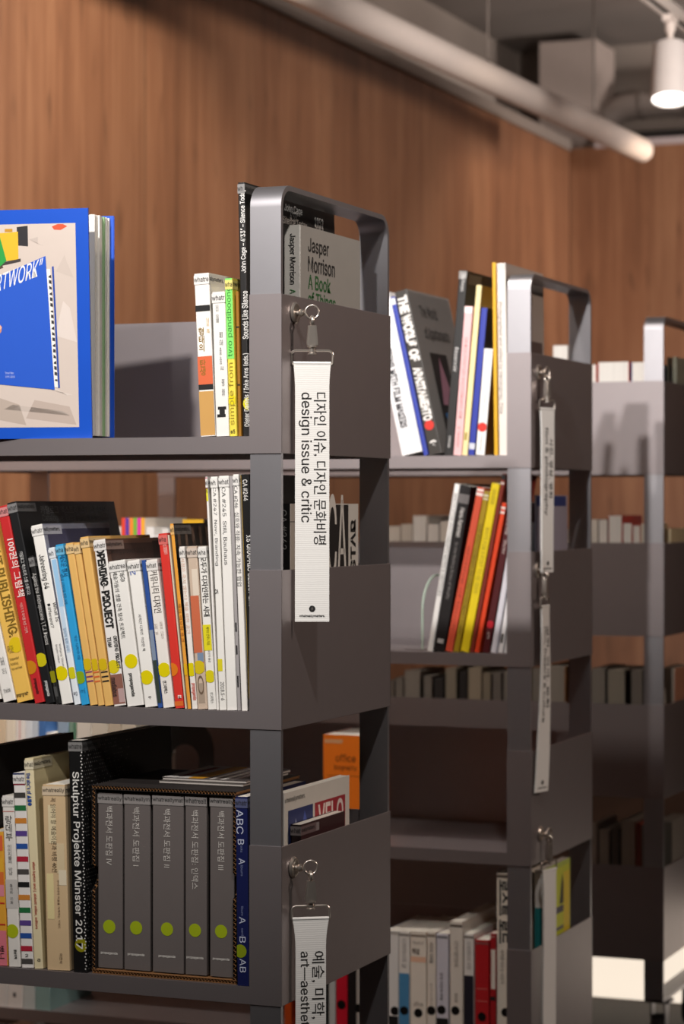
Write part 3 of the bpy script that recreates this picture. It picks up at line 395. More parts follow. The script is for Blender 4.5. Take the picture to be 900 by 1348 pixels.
{'c': 1, 't': 3, 'x': -1.3273, 'y': 2.484, 'w': 0.0179, 'h': 0.2678, 'd': 0.235, 'lean': -0.0248, 'col': '#0e0e0f', 'label': 'tall black spine with large white sans-serif title', 'side': '#1a1a1b', 'tx': [('Skulptur Projekte Münster 2017', 0.2318, 0.2048, -0.001, 0.0109, '#e6e4df', 'r', 0.01)], 'dt': [(0.0314, 0.0079, '#8f8a10', 0.002)], 'tag': 2, 'cov': ['dots'], 'g': 'books on the third tray of the nearest cart'},
{'c': 1, 't': 3, 'x': -1.1189, 'y': 2.4825, 'w': 0.0148, 'h': 0.2124, 'd': 0.17, 'lean': -0.011, 'col': '#10194e', 'label': 'navy spine with spaced white capitals beside the grey boxed set', 'side': '#0e1540', 'tx': [('ABC', 0.1978, 0.0273, -0.0019, 0.0084, '#c9d0e6', 'r', 0), ('B', 0.1645, 0.006, -0.0009, 0.0075, '#c9d0e6', 'r', 0), ('ooks', 0.1577, 0.0077, 0.0, 0.0028, '#7f8ab4', 'r', 0), ('A', 0.1432, 0.0068, 0.0, 0.0075, '#c9d0e6', 'r', 0), ('lbum', 0.1355, 0.012, 0.0, 0.0028, '#7f8ab4', 'r', 0), ('lbum', 0.0893, 0.0103, 0.0, 0.0028, '#7f8ab4', 'R', 0), ('A', 0.0774, 0.0077, 0.0, 0.0075, '#c9d0e6', 'r', 0), ('oard', 0.0646, 0.0085, 0.0, 0.0028, '#7f8ab4', 'R', 0), ('B', 0.0552, 0.0068, 0.0, 0.0075, '#c9d0e6', 'r', 0), ('AB', 0.0304, 0.0154, 0.0, 0.0075, '#c9d0e6', 'r', 0)], 'dt': [(0.0389, 0.0075, '#8a9a18', -0.0028)], 'tag': 1, 'g': 'books on the third tray of the nearest cart'},
{'c': 1, 't': 3, 'x': -1.2996, 'y': 2.492, 'w': 0.0317, 'h': 0.2023, 'd': 0.17, 'lean': 0.0, 'col': '#6a6361', 'label': 'grey volume at the left end of the corrugated slipcase', 'tx': [('백과전서 도판집 IV', 0.1865, 0.0676, -0.001, 0.0088, '#c9c4be', 'R', 0), ('propaganda', 0.0187, 0.0035, -0.001, 0.0216, '#dcd8d2', 'h', 0.02)], 'dt': [(0.0477, 0.0079, '#a2b41c', -0.001)], 'tag': 1, 'g': 'grey boxed volumes in the slipcase', 'n': 'book_volume', 'zo': 0.0062},
{'c': 1, 't': 3, 'x': -1.266, 'y': 2.492, 'w': 0.0336, 'h': 0.203, 'd': 0.17, 'lean': 0.0, 'col': '#6a6361', 'label': 'grey volume second from the left in the corrugated slipcase', 'tx': [('백과전서 도판집 I', 0.1868, 0.0673, -0.001, 0.0088, '#c9c4be', 'R', 0), ('propaganda', 0.0194, 0.0035, -0.001, 0.0214, '#dcd8d2', 'h', 0.02)], 'dt': [(0.0486, 0.0078, '#a2b41c', -0.001)], 'tag': 1, 'g': 'grey boxed volumes in the slipcase', 'n': 'book_volume', 'zo': 0.0062},
{'c': 1, 't': 3, 'x': -1.2296, 'y': 2.492, 'w': 0.0395, 'h': 0.2037, 'd': 0.17, 'lean': 0.0, 'col': '#6a6361', 'label': 'widest grey volume, middle of the corrugated slipcase', 'tx': [('백과전서 도판집 II', 0.187, 0.067, -0.001, 0.0087, '#c9c4be', 'R', 0), ('propaganda', 0.0201, 0.0035, -0.001, 0.0212, '#dcd8d2', 'h', 0.02)], 'dt': [(0.0496, 0.0077, '#a2b41c', -0.001)], 'tag': 1, 'g': 'grey boxed volumes in the slipcase', 'n': 'book_volume', 'zo': 0.0062},
{'c': 1, 't': 3, 'x': -1.1882, 'y': 2.492, 'w': 0.0272, 'h': 0.2047, 'd': 0.17, 'lean': 0.0, 'col': '#6a6361', 'label': 'narrowest grey volume, with the longest title, in the corrugated slipcase', 'tx': [('백과전서 도판집: 인덱스', 0.1873, 0.09, -0.001, 0.0086, '#c9c4be', 'R', 0), ('propaganda', 0.021, 0.0035, -0.001, 0.021, '#dcd8d2', 'h', 0.02)], 'dt': [(0.0506, 0.0076, '#a2b41c', -0.001)], 'tag': 1, 'g': 'grey boxed volumes in the slipcase', 'n': 'book_volume', 'zo': 0.0062},
{'c': 1, 't': 3, 'x': -1.1572, 'y': 2.492, 'w': 0.0303, 'h': 0.2052, 'd': 0.17, 'lean': 0.0, 'col': '#6a6361', 'label': 'grey volume at the right end of the corrugated slipcase', 'tx': [('백과전서 도판집 III', 0.1875, 0.0664, -0.0009, 0.0085, '#c9c4be', 'R', 0), ('propaganda', 0.0216, 0.0034, -0.0009, 0.0208, '#dcd8d2', 'h', 0.02)], 'dt': [(0.0514, 0.0076, '#a2b41c', -0.0009)], 'tag': 1, 'g': 'grey boxed volumes in the slipcase', 'n': 'book_volume', 'zo': 0.0062},
{'c': 1, 't': 3, 'x': -1.0945, 'y': 2.533, 'w': 0.012, 'h': 0.212, 'd': 0.2, 'lean': 0, 'col': '#e8e2da', 'side': '#dcd6cc', 'label': 'white magazine with red title block on its cover, inside the nearest cart’s end frame', 'g': 'books on the third tray of the nearest cart', 'n': 'magazine', 'cat': 'magazine', 'cov': [('rect', 0.45, 0.93, 0.7, 0.9, '#a32a34'), ('text', 'VELO', 0.5, 0.745, 0.4, 0.03, '#ead9d2', 0.02), ('rect', 0.05, 0.42, 0.7, 0.9, '#2c3566'), ('tri', 0.1, 0.25, 0.7, 0.85, '#8a8fb0'), ('tri', 0.22, 0.4, 0.7, 0.88, '#4a5aa8'), ('rect', 0.05, 0.93, 0.3, 0.66, '#3a3436'), ('text', 'whatreallymatters.', 0.0, 0.94, 0.3, 0.007, '#141414')]},
{'c': 1, 't': 3, 'x': -1.0815, 'y': 2.548, 'w': 0.013, 'h': 0.175, 'd': 0.135, 'lean': 0, 'col': '#201012', 'side': '#3a1c1e', 'label': 'small dark maroon book before the white magazine in the nearest cart’s end frame', 'g': 'books on the third tray of the nearest cart', 'tag': 2, 'cov': [('rect', 0.2, 0.34, 0.6, 0.9, '#d8d2cc'), ('rect', 0.0, 0.4, 0.93, 0.985, '#8a8080'), ('tri', 0.08, 0.2, 0.75, 0.9, '#c8c2bc')]},
{'c': 2, 't': 1, 'x': -1.3318, 'y': 3.589, 'w': 0.0343, 'h': 0.2595, 'd': 0.17, 'lean': -0.2179, 'col': '#f0f0f2', 'label': 'thick white book leaning left beside a blue spine, black capitals on it', 'tx': [('CONVERSATIONS WITH FILM MAKERS', 0.2235, 0.1809, -0.0038, 0.0128, '#2a2a30', 'r', 0.03)], 'g': 'books on the top tray of the middle cart'},
{'c': 2, 't': 1, 'x': -1.2954, 'y': 3.589, 'w': 0.0075, 'h': 0.2576, 'd': 0.17, 'lean': -0.2203, 'col': '#2f3fa0', 'label': 'thin blue spine leaning left between white and dark books', 'bd': [(0.2551, 0.2452, '#e8e8ea')], 'g': 'books on the top tray of the middle cart'},
{'c': 2, 't': 1, 'x': -1.2858, 'y': 3.589, 'w': 0.0212, 'h': 0.2659, 'd': 0.2, 'lean': -0.2229, 'col': '#37332f', 'label': 'dark grey book leaning left, chunky white hand-drawn capitals and red dot', 'side': '#8f8a86', 'tx': [('THE WORLD OF', 0.2573, 0.1063, 0.0, 0.0165, '#efece8', 'r', 0.04), ('APARTAMENTO', 0.1411, 0.0865, 0.0, 0.0152, '#efece8', 'r', 0.04), ('a', 0.0224, 0.0099, 0.0, 0.0114, '#efece8', 'h', 0.03)], 'dt': [(0.0471, 0.0076, '#d8362e', 0.0)], 'cov': [('text', 'The World\nof Apartamento', 0.2, 0.8, 0.6, 0.06, '#3a3634', 0.01), ('text', 'ten years of everyday life', 0.25, 0.7, 0.5, 0.008, '#55504c'), ('rect', 0.22, 0.62, 0.08, 0.62, '#26201f'), ('tri', 0.3, 0.6, 0.3, 0.6, '#b07a8a'), ('rect', 0.3, 0.75, 0.0, 0.25, '#2a78b8'), ('rect', 0.45, 0.65, 0.2, 0.36, '#a06a80')], 'hard': 1, 'g': 'books on the top tray of the middle cart'},
{'c': 2, 't': 1, 'x': -1.2478, 'y': 3.589, 'w': 0.0134, 'h': 0.2903, 'd': 0.2, 'lean': 0.0863, 'col': '#232222', 'label': 'tallest black book leaning right on the middle cart’s top tray', 'side': '#191818', 'tx': [('Bas Princen', 0.2843, 0.0263, 0.0013, 0.0063, '#d8d6d4', 'r', 0), ('Reservoir', 0.1696, 0.0382, 0.0, 0.0063, '#d8d6d4', 'r', 0), ('Hatje', 0.0298, 0.0179, 0.0, 0.0051, '#d8d6d4', 'r', 0)], 'bd': [(0.2891, 0.2772, '#8a8886')], 'cov': [('rect', 0.05, 0.35, 0.93, 0.985, '#6e6c68')], 'g': 'books on the top tray of the middle cart'},
{'c': 2, 't': 1, 'x': -1.2327, 'y': 3.589, 'w': 0.0134, 'h': 0.2337, 'd': 0.16, 'lean': 0.0816, 'col': '#e9b9bb', 'label': 'pale pink spine leaning right beside the tall black book', 'tx': [('ON DOCUMENTARY PHOTOGRAPHY AND', 0.1848, 0.1277, 0.0, 0.005, '#b07878', 'r', 0), ('a reader', 0.0452, 0.0334, 0.0, 0.005, '#b07878', 'r', 0)], 'bd': [(0.2325, 0.223, '#e9e2de')], 'g': 'books on the top tray of the middle cart'},
{'c': 2, 't': 1, 'x': -1.2227, 'y': 3.589, 'w': 0.009, 'h': 0.2667, 'd': 0.16, 'lean': 0.0895, 'col': '#eedca4', 'label': 'cream spine leaning right between pink and blue', 'side': '#b39a50', 'bd': [(0.0355, 0.0235, '#a08a30', -0.0025, 0.0013)], 'g': 'books on the top tray of the middle cart'},
{'c': 2, 't': 1, 'x': -1.2114, 'y': 3.589, 'w': 0.0101, 'h': 0.2308, 'd': 0.16, 'lean': 0.0945, 'col': '#2c3a9c', 'label': 'blue spine leaning right with a grey stripe near its foot', 'side': '#14182e', 'bd': [(0.0187, 0.0092, '#c9ccd8')], 'g': 'books on the top tray of the middle cart'},
{'c': 2, 't': 1, 'x': -1.1945, 'y': 3.589, 'w': 0.0147, 'h': 0.1662, 'd': 0.13, 'lean': 0.0848, 'col': '#f1f0ee', 'label': 'short white book with a red dot leaning right', 'side': '#8a6238', 'tx': [('photo essays', 0.0948, 0.0333, 0.0, 0.005, '#999', 'r', 0), ('workshop', 0.0329, 0.0262, 0.0, 0.005, '#888', 'r', 0)], 'dt': [(0.0436, 0.0075, '#d8362e', 0.0)], 'bd': [(0.165, 0.1579, '#d8d8d8')], 'g': 'books on the top tray of the middle cart'},
{'c': 2, 't': 1, 'x': -1.1786, 'y': 3.589, 'w': 0.0056, 'h': 0.3004, 'd': 0.2, 'lean': -0.0116, 'col': '#dfaa1e', 'label': 'yellow spine edge beside the pale tall book at the post', 'side': '#dfaa1e', 'g': 'books on the top tray of the middle cart'},
{'c': 2, 't': 1, 'x': -1.172, 'y': 3.5935, 'w': 0.0141, 'h': 0.2994, 'd': 0.2, 'lean': -0.0127, 'col': '#e4dcd4', 'label': 'tall pale book at the middle cart’s post with long spine title', 'side': '#b3a79d', 'tx': [('Photographed and edited by Hemingway, Elise', 0.2389, 0.1743, -0.0025, 0.0075, '#6a5f58', 'r', 0)], 'bd': [(0.2982, 0.2887, '#cfc9c4')], 'cov': [('rect', 0.1, 0.95, 0.3, 0.62, '#5c4a44'), ('tri', 0.4, 0.8, 0.4, 0.6, '#352a28'), ('text', 'Photographs', 0.2, 0.8, 0.5, 0.02, '#6e625a'), ('text', 'a', 0.2, 0.7, 0.1, 0.02, '#6e625a')], 'g': 'books on the top tray of the middle cart'},
{'c': 2, 't': 2, 'x': -1.2823, 'y': 3.5935, 'w': 0.0089, 'h': 0.2676, 'd': 0.17, 'lean': 0.1721, 'col': '#ecebe8', 'label': 'white spine leaning right at the left of the red and yellow row', 'tx': [('SPECULATIVE PHOTOGRAPHY NOTES & CRITIQUES', 0.253, 0.1642, 0.0, 0.0064, '#9a9a98', 'r', 0.01)], 'g': 'books on the second tray of the middle cart'},
{'c': 2, 't': 2, 'x': -1.2627, 'y': 3.5935, 'w': 0.0183, 'h': 0.2637, 'd': 0.17, 'lean': 0.1705, 'col': '#191617', 'label': 'black spine leaning right with white title and grey foot mark', 'side': '#1c0c10', 'tx': [('Hans Aarsman', 0.2285, 0.0462, 0.0013, 0.0076, '#d8d4d0', 'r', 0.01), ('In the Waiting Room of Reality', 0.1738, 0.0911, 0.0, 0.0063, '#8a8684', 'r', 0)], 'bd': [(0.0196, 0.0123, '#aaa8a6', -0.0051, 0.0051), (0.2503, 0.2357, '#6a6666')], 'g': 'books on the second tray of the middle cart'},
{'c': 2, 't': 2, 'x': -1.2494, 'y': 3.5935, 'w': 0.0118, 'h': 0.2631, 'd': 0.165, 'lean': 0.2043, 'col': '#d4553a', 'label': 'coral red spine leaning right next to the black one', 'tx': [('archive of touch', 0.1691, 0.1343, 0.0, 0.0051, '#a43a26', 'r', 0)], 'bd': [(0.2607, 0.257, '#f0e0da'), (0.2546, 0.2497, '#f0e0da')], 'g': 'books on the second tray of the middle cart'},
{'c': 2, 't': 2, 'x': -1.2387, 'y': 3.5935, 'w': 0.0089, 'h': 0.2569, 'd': 0.165, 'lean': 0.2002, 'col': '#a88c1c', 'label': 'olive mustard spine leaning right', 'tx': [('THE PHOTOGRAPH AS CONTEMPORARY FORM', 0.2057, 0.1767, 0.0, 0.005, '#6a5810', 'r', 0)], 'bd': [(0.252, 0.2483, '#d8d0b0'), (0.2459, 0.2434, '#d8d0b0')], 'g': 'books on the second tray of the middle cart'},
{'c': 2, 't': 2, 'x': -1.2223, 'y': 3.5935, 'w': 0.0138, 'h': 0.2686, 'd': 0.165, 'lean': 0.1937, 'col': '#ecd21c', 'label': 'bright yellow spine leaning right, widest of its colour', 'tx': [('JOHN BERGER', 0.2601, 0.0243, 0.0, 0.0063, '#a8941a', 'r', 0), ('WAYS FOR A POST TO BE SEEN', 0.1993, 0.1058, 0.0, 0.0075, '#c2ac1c', 'r', 0.01)], 'g': 'books on the second tray of the middle cart'},
{'c': 2, 't': 2, 'x': -1.2142, 'y': 3.5935, 'w': 0.0063, 'h': 0.2844, 'd': 0.165, 'lean': 0.1897, 'col': '#7e2c1e', 'label': 'brown-red spine, tallest of the leaning row', 'bd': [(0.2832, 0.2748, '#141414'), (0.2711, 0.2675, '#c8b8b0')], 'g': 'books on the second tray of the middle cart'},
{'c': 2, 't': 2, 'x': -1.2054, 'y': 3.5935, 'w': 0.0076, 'h': 0.2381, 'd': 0.16, 'lean': 0.1926, 'col': '#e2461f', 'label': 'vivid orange-red spine leaning right', 'bd': [(0.232, 0.2284, '#e8d8d0'), (0.2248, 0.2211, '#e8d8d0')], 'g': 'books on the second tray of the middle cart'},
{'c': 2, 't': 2, 'x': -1.1891, 'y': 3.5935, 'w': 0.011, 'h': 0.2384, 'd': 0.16, 'lean': 0.1832, 'col': '#4e1218', 'label': 'maroon spine with a red dot near its foot', 'tx': [('Lewis Hine', 0.2178, 0.0303, 0.0, 0.0062, '#d8c8c4', 'r', 0), ('Why Not', 0.179, 0.0218, 0.0, 0.0062, '#d8c8c4', 'r', 0), ('gift', 0.0323, 0.0109, 0.0, 0.005, '#d8c8c4', 'r', 0)], 'dt': [(0.0444, 0.0062, '#c02030', 0.0)], 'g': 'books on the second tray of the middle cart'},
{'c': 2, 't': 2, 'x': -1.1773, 'y': 3.5935, 'w': 0.0088, 'h': 0.2048, 'd': 0.15, 'lean': 0.1722, 'col': '#dedde6', 'label': 'lilac-white spine leaning on the maroon one', 'g': 'books on the second tray of the middle cart'},
{'c': 2, 't': 2, 'x': -1.1667, 'y': 3.5935, 'w': 0.0071, 'h': 0.2042, 'd': 0.15, 'lean': 0.1585, 'col': '#edecee', 'label': 'white spine with a small black block near its foot', 'bd': [(0.0302, 0.0158, '#2a2a2a', -0.0025, 0.0012)], 'g': 'books on the second tray of the middle cart'},
{'c': 2, 't': 2, 'x': -1.158, 'y': 3.5935, 'w': 0.0062, 'h': 0.2036, 'd': 0.15, 'lean': 0.1497, 'col': '#dadcdf', 'label': 'last pale spine at the middle cart’s post, second tray', 'g': 'books on the second tray of the middle cart'},
{'c': 2, 't': 2, 'x': -1.8629, 'y': 3.589, 'w': 0.0152, 'h': 0.1794, 'd': 0.15, 'lean': 0.0, 'col': '#cfc9c2', 'label': 'pale spine left of the rainbow striped one, behind the nearest cart', 'g': 'books on the second tray of the middle cart'},
{'c': 2, 't': 2, 'x': -1.8466, 'y': 3.589, 'w': 0.0179, 'h': 0.1959, 'd': 0.16, 'lean': 0.0, 'col': '#a89a94', 'label': 'grey-pink spine just left of the rainbow striped one', 'bd': [(0.1946, 0.182, '#d6d0cc')], 'g': 'books on the second tray of the middle cart'},
{'c': 2, 't': 2, 'x': -1.8276, 'y': 3.589, 'w': 0.0431, 'h': 0.2098, 'd': 0.16, 'lean': 0.0, 'col': '#e8dcd0', 'label': 'book with rainbow striped spine behind the nearest cart’s books', 'bd': [(0.2098, 0.1115, '#d8412c', -0.0217, -0.0145), (0.2098, 0.1115, '#5a3596', -0.0145, -0.0072), (0.2098, 0.1115, '#e8822c', -0.0072, 0.0), (0.2098, 0.1115, '#6fae3c', 0.0, 0.0073), (0.2098, 0.1115, '#d62fa0', 0.0073, 0.0145), (0.2098, 0.1115, '#eda82a', 0.0145, 0.0218)], 'g': 'books on the second tray of the middle cart'},
{'c': 2, 't': 2, 'x': -1.7827, 'y': 3.589, 'w': 0.0149, 'h': 0.1949, 'd': 0.15, 'lean': 0.0, 'col': '#e6e4e2', 'label': 'white spine right of the rainbow striped one', 'g': 'books on the second tray of the middle cart'},
{'c': 2, 't': 2, 'x': -1.7667, 'y': 3.589, 'w': 0.0114, 'h': 0.1836, 'd': 0.15, 'lean': 0.0, 'col': '#d6d3d2', 'label': 'light grey spine, second right of the rainbow striped one', 'g': 'books on the second tray of the middle cart'},
{'c': 2, 't': 2, 'x': -1.7541, 'y': 3.589, 'w': 0.0128, 'h': 0.1925, 'd': 0.15, 'lean': 0.0, 'col': '#dedad6', 'label': 'off-white spine below the far grey post', 'g': 'books on the second tray of the middle cart'},
{'c': 2, 't': 2, 'x': -1.7404, 'y': 3.589, 'w': 0.0237, 'h': 0.1725, 'd': 0.15, 'lean': -0.0001, 'col': '#2a221f', 'label': 'dark spine seen between red and orange books', 'g': 'books on the second tray of the middle cart'},
{'c': 2, 't': 2, 'x': -1.716, 'y': 3.589, 'w': 0.038, 'h': 0.2076, 'd': 0.15, 'lean': -0.0001, 'col': '#2a1d16', 'label': 'dark book with a yellow band at top behind the orange spine', 'bd': [(0.2076, 0.2001, '#d8a81c')], 'g': 'books on the second tray of the middle cart'},
{'c': 2, 't': 3, 'x': -2.0665, 'y': 3.589, 'w': 0.0187, 'h': 0.1809, 'd': 0.15, 'lean': 0.0, 'col': '#d4c2a8', 'label': 'tan spine at the photo’s left edge above the striped books', 'g': 'books on the third tray of the middle cart'},
{'c': 2, 't': 3, 'x': -2.0467, 'y': 3.589, 'w': 0.0179, 'h': 0.1802, 'd': 0.15, 'lean': 0.0, 'col': '#e6ddcc', 'label': 'cream spine between tan and white, lit behind the third tray', 'g': 'books on the third tray of the middle cart'},
{'c': 2, 't': 3, 'x': -2.0277, 'y': 3.589, 'w': 0.0178, 'h': 0.1821, 'd': 0.15, 'lean': 0.0, 'col': '#ebe7e4', 'label': 'white spine with a thin red line, lit behind the third tray', 'bd': [(0.1821, 0.0076, '#c05a50', -0.0015, 0.0)], 'g': 'books on the third tray of the middle cart'},
{'c': 2, 't': 3, 'x': -2.0087, 'y': 3.589, 'w': 0.012, 'h': 0.1828, 'd': 0.15, 'lean': 0.0, 'col': '#dfe6ee', 'label': 'pale blue-white spine, lit behind the third tray', 'g': 'books on the third tray of the middle cart'},
{'c': 2, 't': 3, 'x': -1.9956, 'y': 3.589, 'w': 0.0105, 'h': 0.1819, 'd': 0.15, 'lean': 0.0, 'col': '#c9d4e0', 'label': 'grey-blue spine, lit behind the third tray', 'g': 'books on the third tray of the middle cart'},
{'c': 2, 't': 3, 'x': -1.984, 'y': 3.589, 'w': 0.0134, 'h': 0.1836, 'd': 0.15, 'lean': 0.0, 'col': '#4a76b4', 'label': 'blue spine, lit behind the third tray', 'g': 'books on the third tray of the middle cart'},
{'c': 2, 't': 3, 'x': -1.9695, 'y': 3.589, 'w': 0.0205, 'h': 0.1572, 'd': 0.15, 'lean': 0.0, 'col': '#dfddd8', 'label': 'shorter white spine with dark marks right of the blue one', 'bd': [(0.1483, 0.1445, '#555', -0.0072, 0.0072), (0.1317, 0.1291, '#777', -0.0072, 0.0072)], 'g': 'books on the third tray of the middle cart'},
{'c': 2, 't': 3, 'x': -1.9479, 'y': 3.589, 'w': 0.0204, 'h': 0.1847, 'd': 0.15, 'lean': 0.0, 'col': '#9cb4cc', 'label': 'light blue spine behind the tall cream book', 'g': 'books on the third tray of the middle cart'},
{'c': 2, 't': 3, 'x': -1.9263, 'y': 3.589, 'w': 0.0132, 'h': 0.1778, 'd': 0.15, 'lean': 0.0, 'col': '#5e8a72', 'label': 'green spine behind the tall black spine', 'bd': [(0.1854, 0.127, '#8aa898', -0.0043, 0.0014)], 'g': 'books on the third tray of the middle cart'},
{'c': 2, 't': 3, 'x': -1.912, 'y': 3.589, 'w': 0.0274, 'h': 0.1859, 'd': 0.15, 'lean': 0.0, 'col': '#e9e4da', 'label': 'white spine above the dotted black cover', 'g': 'books on the third tray of the middle cart'},
{'c': 2, 't': 3, 'x': -1.8835, 'y': 3.589, 'w': 0.0301, 'h': 0.1868, 'd': 0.15, 'lean': 0.0, 'col': '#e2dbcc', 'label': 'ivory spine above the dotted black cover', 'g': 'books on the third tray of the middle cart'},
{'c': 2, 't': 3, 'x': -1.8523, 'y': 3.589, 'w': 0.0243, 'h': 0.1879, 'd': 0.15, 'lean': 0.0, 'col': '#d8ccb8', 'label': 'beige spine above the dotted black cover', 'g': 'books on the third tray of the middle cart'},
{'c': 2, 't': 3, 'x': -1.8269, 'y': 3.589, 'w': 0.0256, 'h': 0.1887, 'd': 0.15, 'lean': 0.0, 'col': '#e4dccb', 'label': 'last cream spine before the dark bookend', 'g': 'books on the third tray of the middle cart'},
{'c': 2, 't': 3, 'x': -1.4668, 'y': 3.589, 'w': 0.0676, 'h': 0.1724, 'd': 0.12, 'lean': 0.0, 'col': '#ee7a1c', 'label': 'orange box-like spine with handwriting, seen through the nearest cart’s end frame', 'tx': [('office', 0.142, 0.0122, 0.0052, 0.034, '#5a2a08', 'h', 0), ('biography', 0.1249, 0.0097, 0.0052, 0.0392, '#5a2a08', 'h', 0), ('∩', 0.0896, 0.0305, -0.0026, 0.0157, '#7a3a0c', 'h', 0)], 'bd': [(0.1651, 0.159, '#d8a070', -0.0314, 0.0), (0.1079, 0.1067, '#a85210', -0.0261, 0.0314)], 'g': 'books on the third tray of the middle cart', 'n': 'book_box'},
{'c': 2, 't': 4, 'x': -1.36, 'y': 3.589, 'w': 0.0219, 'h': 0.1742, 'd': 0.15, 'lean': 0.0, 'col': '#e2dfdc', 'label': 'white spine at the nearest cart’s rear edge, black below its dot', 'dt': [(0.0476, 0.0071, '#0c0b0b', 0.0051)], 'bd': [(0.173, 0.1681, '#b8b2ac'), (0.0391, -0.0067, '#141414')], 'g': 'books on the bottom tray of the middle cart'},
{'c': 2, 't': 4, 'x': -1.3369, 'y': 3.589, 'w': 0.0175, 'h': 0.1745, 'd': 0.15, 'lean': 0.0, 'col': '#e8e3dd', 'label': 'white spine with blue lower half, bottom tray', 'tx': [('디자이너의 글', 0.1624, 0.0457, 0.0, 0.0077, '#6a6460', 'R', 0)], 'dt': [(0.0494, 0.007, '#0c0b0b', 0.0)], 'bd': [(0.1709, 0.1673, '#8a847e'), (0.1083, -0.0048, '#4a88b4')], 'g': 'books on the bottom tray of the middle cart'},
{'c': 2, 't': 4, 'x': -1.3177, 'y': 3.589, 'w': 0.0264, 'h': 0.1757, 'd': 0.16, 'lean': 0.0, 'col': '#e9dfd2', 'label': 'widest cream spine on the middle cart’s bottom tray', 'tx': [('the art of', 0.1613, 0.006, 0.0, 0.0179, '#6a5e54', 'h', 0), ('책방', 0.1493, 0.0096, -0.0038, 0.0128, '#5a4e46', 'h', 0.02), ('office', 0.0653, 0.0072, 0.0, 0.0153, '#7a6e64', 'h', 0)], 'dt': [(0.0473, 0.007, '#0c0b0b', 0.0)], 'bd': [(0.1709, 0.1673, '#8a7e72'), (0.1361, 0.1277, '#e6b89c')], 'g': 'books on the bottom tray of the middle cart'},
{'c': 2, 't': 4, 'x': -1.2896, 'y': 3.589, 'w': 0.0142, 'h': 0.1764, 'd': 0.16, 'lean': 0.0, 'col': '#e5dbcf', 'label': 'narrow cream spine right of the widest cream one', 'tx': [('사진의 극복들', 0.1608, 0.0335, 0.0, 0.0063, '#4a423c', 'R', 0.01), ('photo', 0.0949, 0.0359, 0.0, 0.0051, '#a89c90', 'R', 0)], 'dt': [(0.053, 0.007, '#0c0b0b', 0.0)], 'bd': [(0.1728, 0.1692, '#8a7e72')], 'g': 'books on the bottom tray of the middle cart'},
{'c': 2, 't': 4, 'x': -1.2741, 'y': 3.589, 'w': 0.0196, 'h': 0.175, 'd': 0.16, 'lean': 0.0, 'col': '#cfccd6', 'label': 'lilac-grey spine with black foot, bottom tray', 'tx': [('한국 사진의 자립', 0.114, 0.043, -0.0013, 0.0051, '#3a3840', 'R', 0.01)], 'dt': [(0.0554, 0.007, '#0c0b0b', -0.0013)], 'bd': [(0.1714, 0.1678, '#7a767c'), (0.0423, 0.0004, '#141414')], 'g': 'books on the bottom tray of the middle cart'},
{'c': 2, 't': 4, 'x': -1.2516, 'y': 3.589, 'w': 0.021, 'h': 0.1956, 'd': 0.19, 'lean': 0.0, 'col': '#dfd6cb', 'label': 'tall cream spine standing above its neighbours, bottom tray', 'tx': [('사진가의 우울한 전성시대', 0.1657, 0.0406, 0.0, 0.0076, '#6a6058', 'R', 0), ('봄', 0.0846, 0.0167, 0.0, 0.005, '#8a8076', 'R', 0)], 'dt': [(0.056, 0.0069, '#0c0b0b', -0.0013)], 'bd': [(0.1908, 0.1872, '#5c5249')], 'g': 'books on the bottom tray of the middle cart'},
{'c': 2, 't': 4, 'x': -1.2283, 'y': 3.589, 'w': 0.0159, 'h': 0.178, 'd': 0.15, 'lean': 0.0, 'col': '#e2ddd8', 'label': 'white-topped spine with dark navy lower half', 'tx': [('다큐멘터리 사진', 0.1649, 0.0428, 0.0, 0.0075, '#8a8480', 'R', 0)], 'bd': [(0.1744, 0.1709, '#7a746e'), (0.1125, -0.0017, '#191624')], 'g': 'books on the bottom tray of the middle cart'},
{'c': 2, 't': 4, 'x': -1.2101, 'y': 3.589, 'w': 0.0227, 'h': 0.1697, 'd': 0.15, 'lean': 0.0, 'col': '#b01c22', 'label': 'wide red spine with black dot on the bottom tray', 'dt': [(0.0497, 0.0069, '#0c0b0b', 0.0)], 'bd': [(0.1661, 0.1626, '#8a4a48'), (0.0937, 0.0925, '#c86a64', -0.0087, 0.0087), (0.0747, 0.0735, '#c86a64', -0.0087, 0.0087)], 'g': 'books on the bottom tray of the middle cart'},
{'c': 2, 't': 4, 'x': -1.1853, 'y': 3.589, 'w': 0.0088, 'h': 0.1809, 'd': 0.15, 'lean': -0.0002, 'col': '#a01a20', 'label': 'narrow red spine with cream label next to the tall cream book', 'bd': [(0.1773, 0.1749, '#a87a74'), (0.156, 0.0943, '#d8cfc4', -0.0025, 0.005), (0.0825, 0.0766, '#141414')], 'g': 'books on the bottom tray of the middle cart'},
{'c': 2, 't': 4, 'x': -1.176, 'y': 3.5935, 'w': 0.0212, 'h': 0.2755, 'd': 0.17, 'lean': -0.0001, 'col': '#ddd4c6', 'label': 'tall cream book with heavy black calligraphy at the middle cart’s post', 'tx': [('로스트 로드', 0.2649, 0.0996, 0.0012, 0.0149, '#131111', 'R', 0.04), ('세계를 떠도는 사진가', 0.1558, 0.0533, -0.0012, 0.0062, '#5a5450', 'R', 0)], 'dt': [(0.0586, 0.0068, '#0c0b0b', 0.0037)], 'bd': [(0.272, 0.2684, '#5c5249')], 'g': 'books on the bottom tray of the middle cart'},
{'c': 2, 't': 4, 'x': -2.0665, 'y': 3.589, 'w': 0.0231, 'h': 0.0958, 'd': 0.15, 'lean': 0.0, 'col': '#dcdad8', 'label': 'white spine at the photo’s left edge under the third tray', 'g': 'books on the bottom tray of the middle cart'},
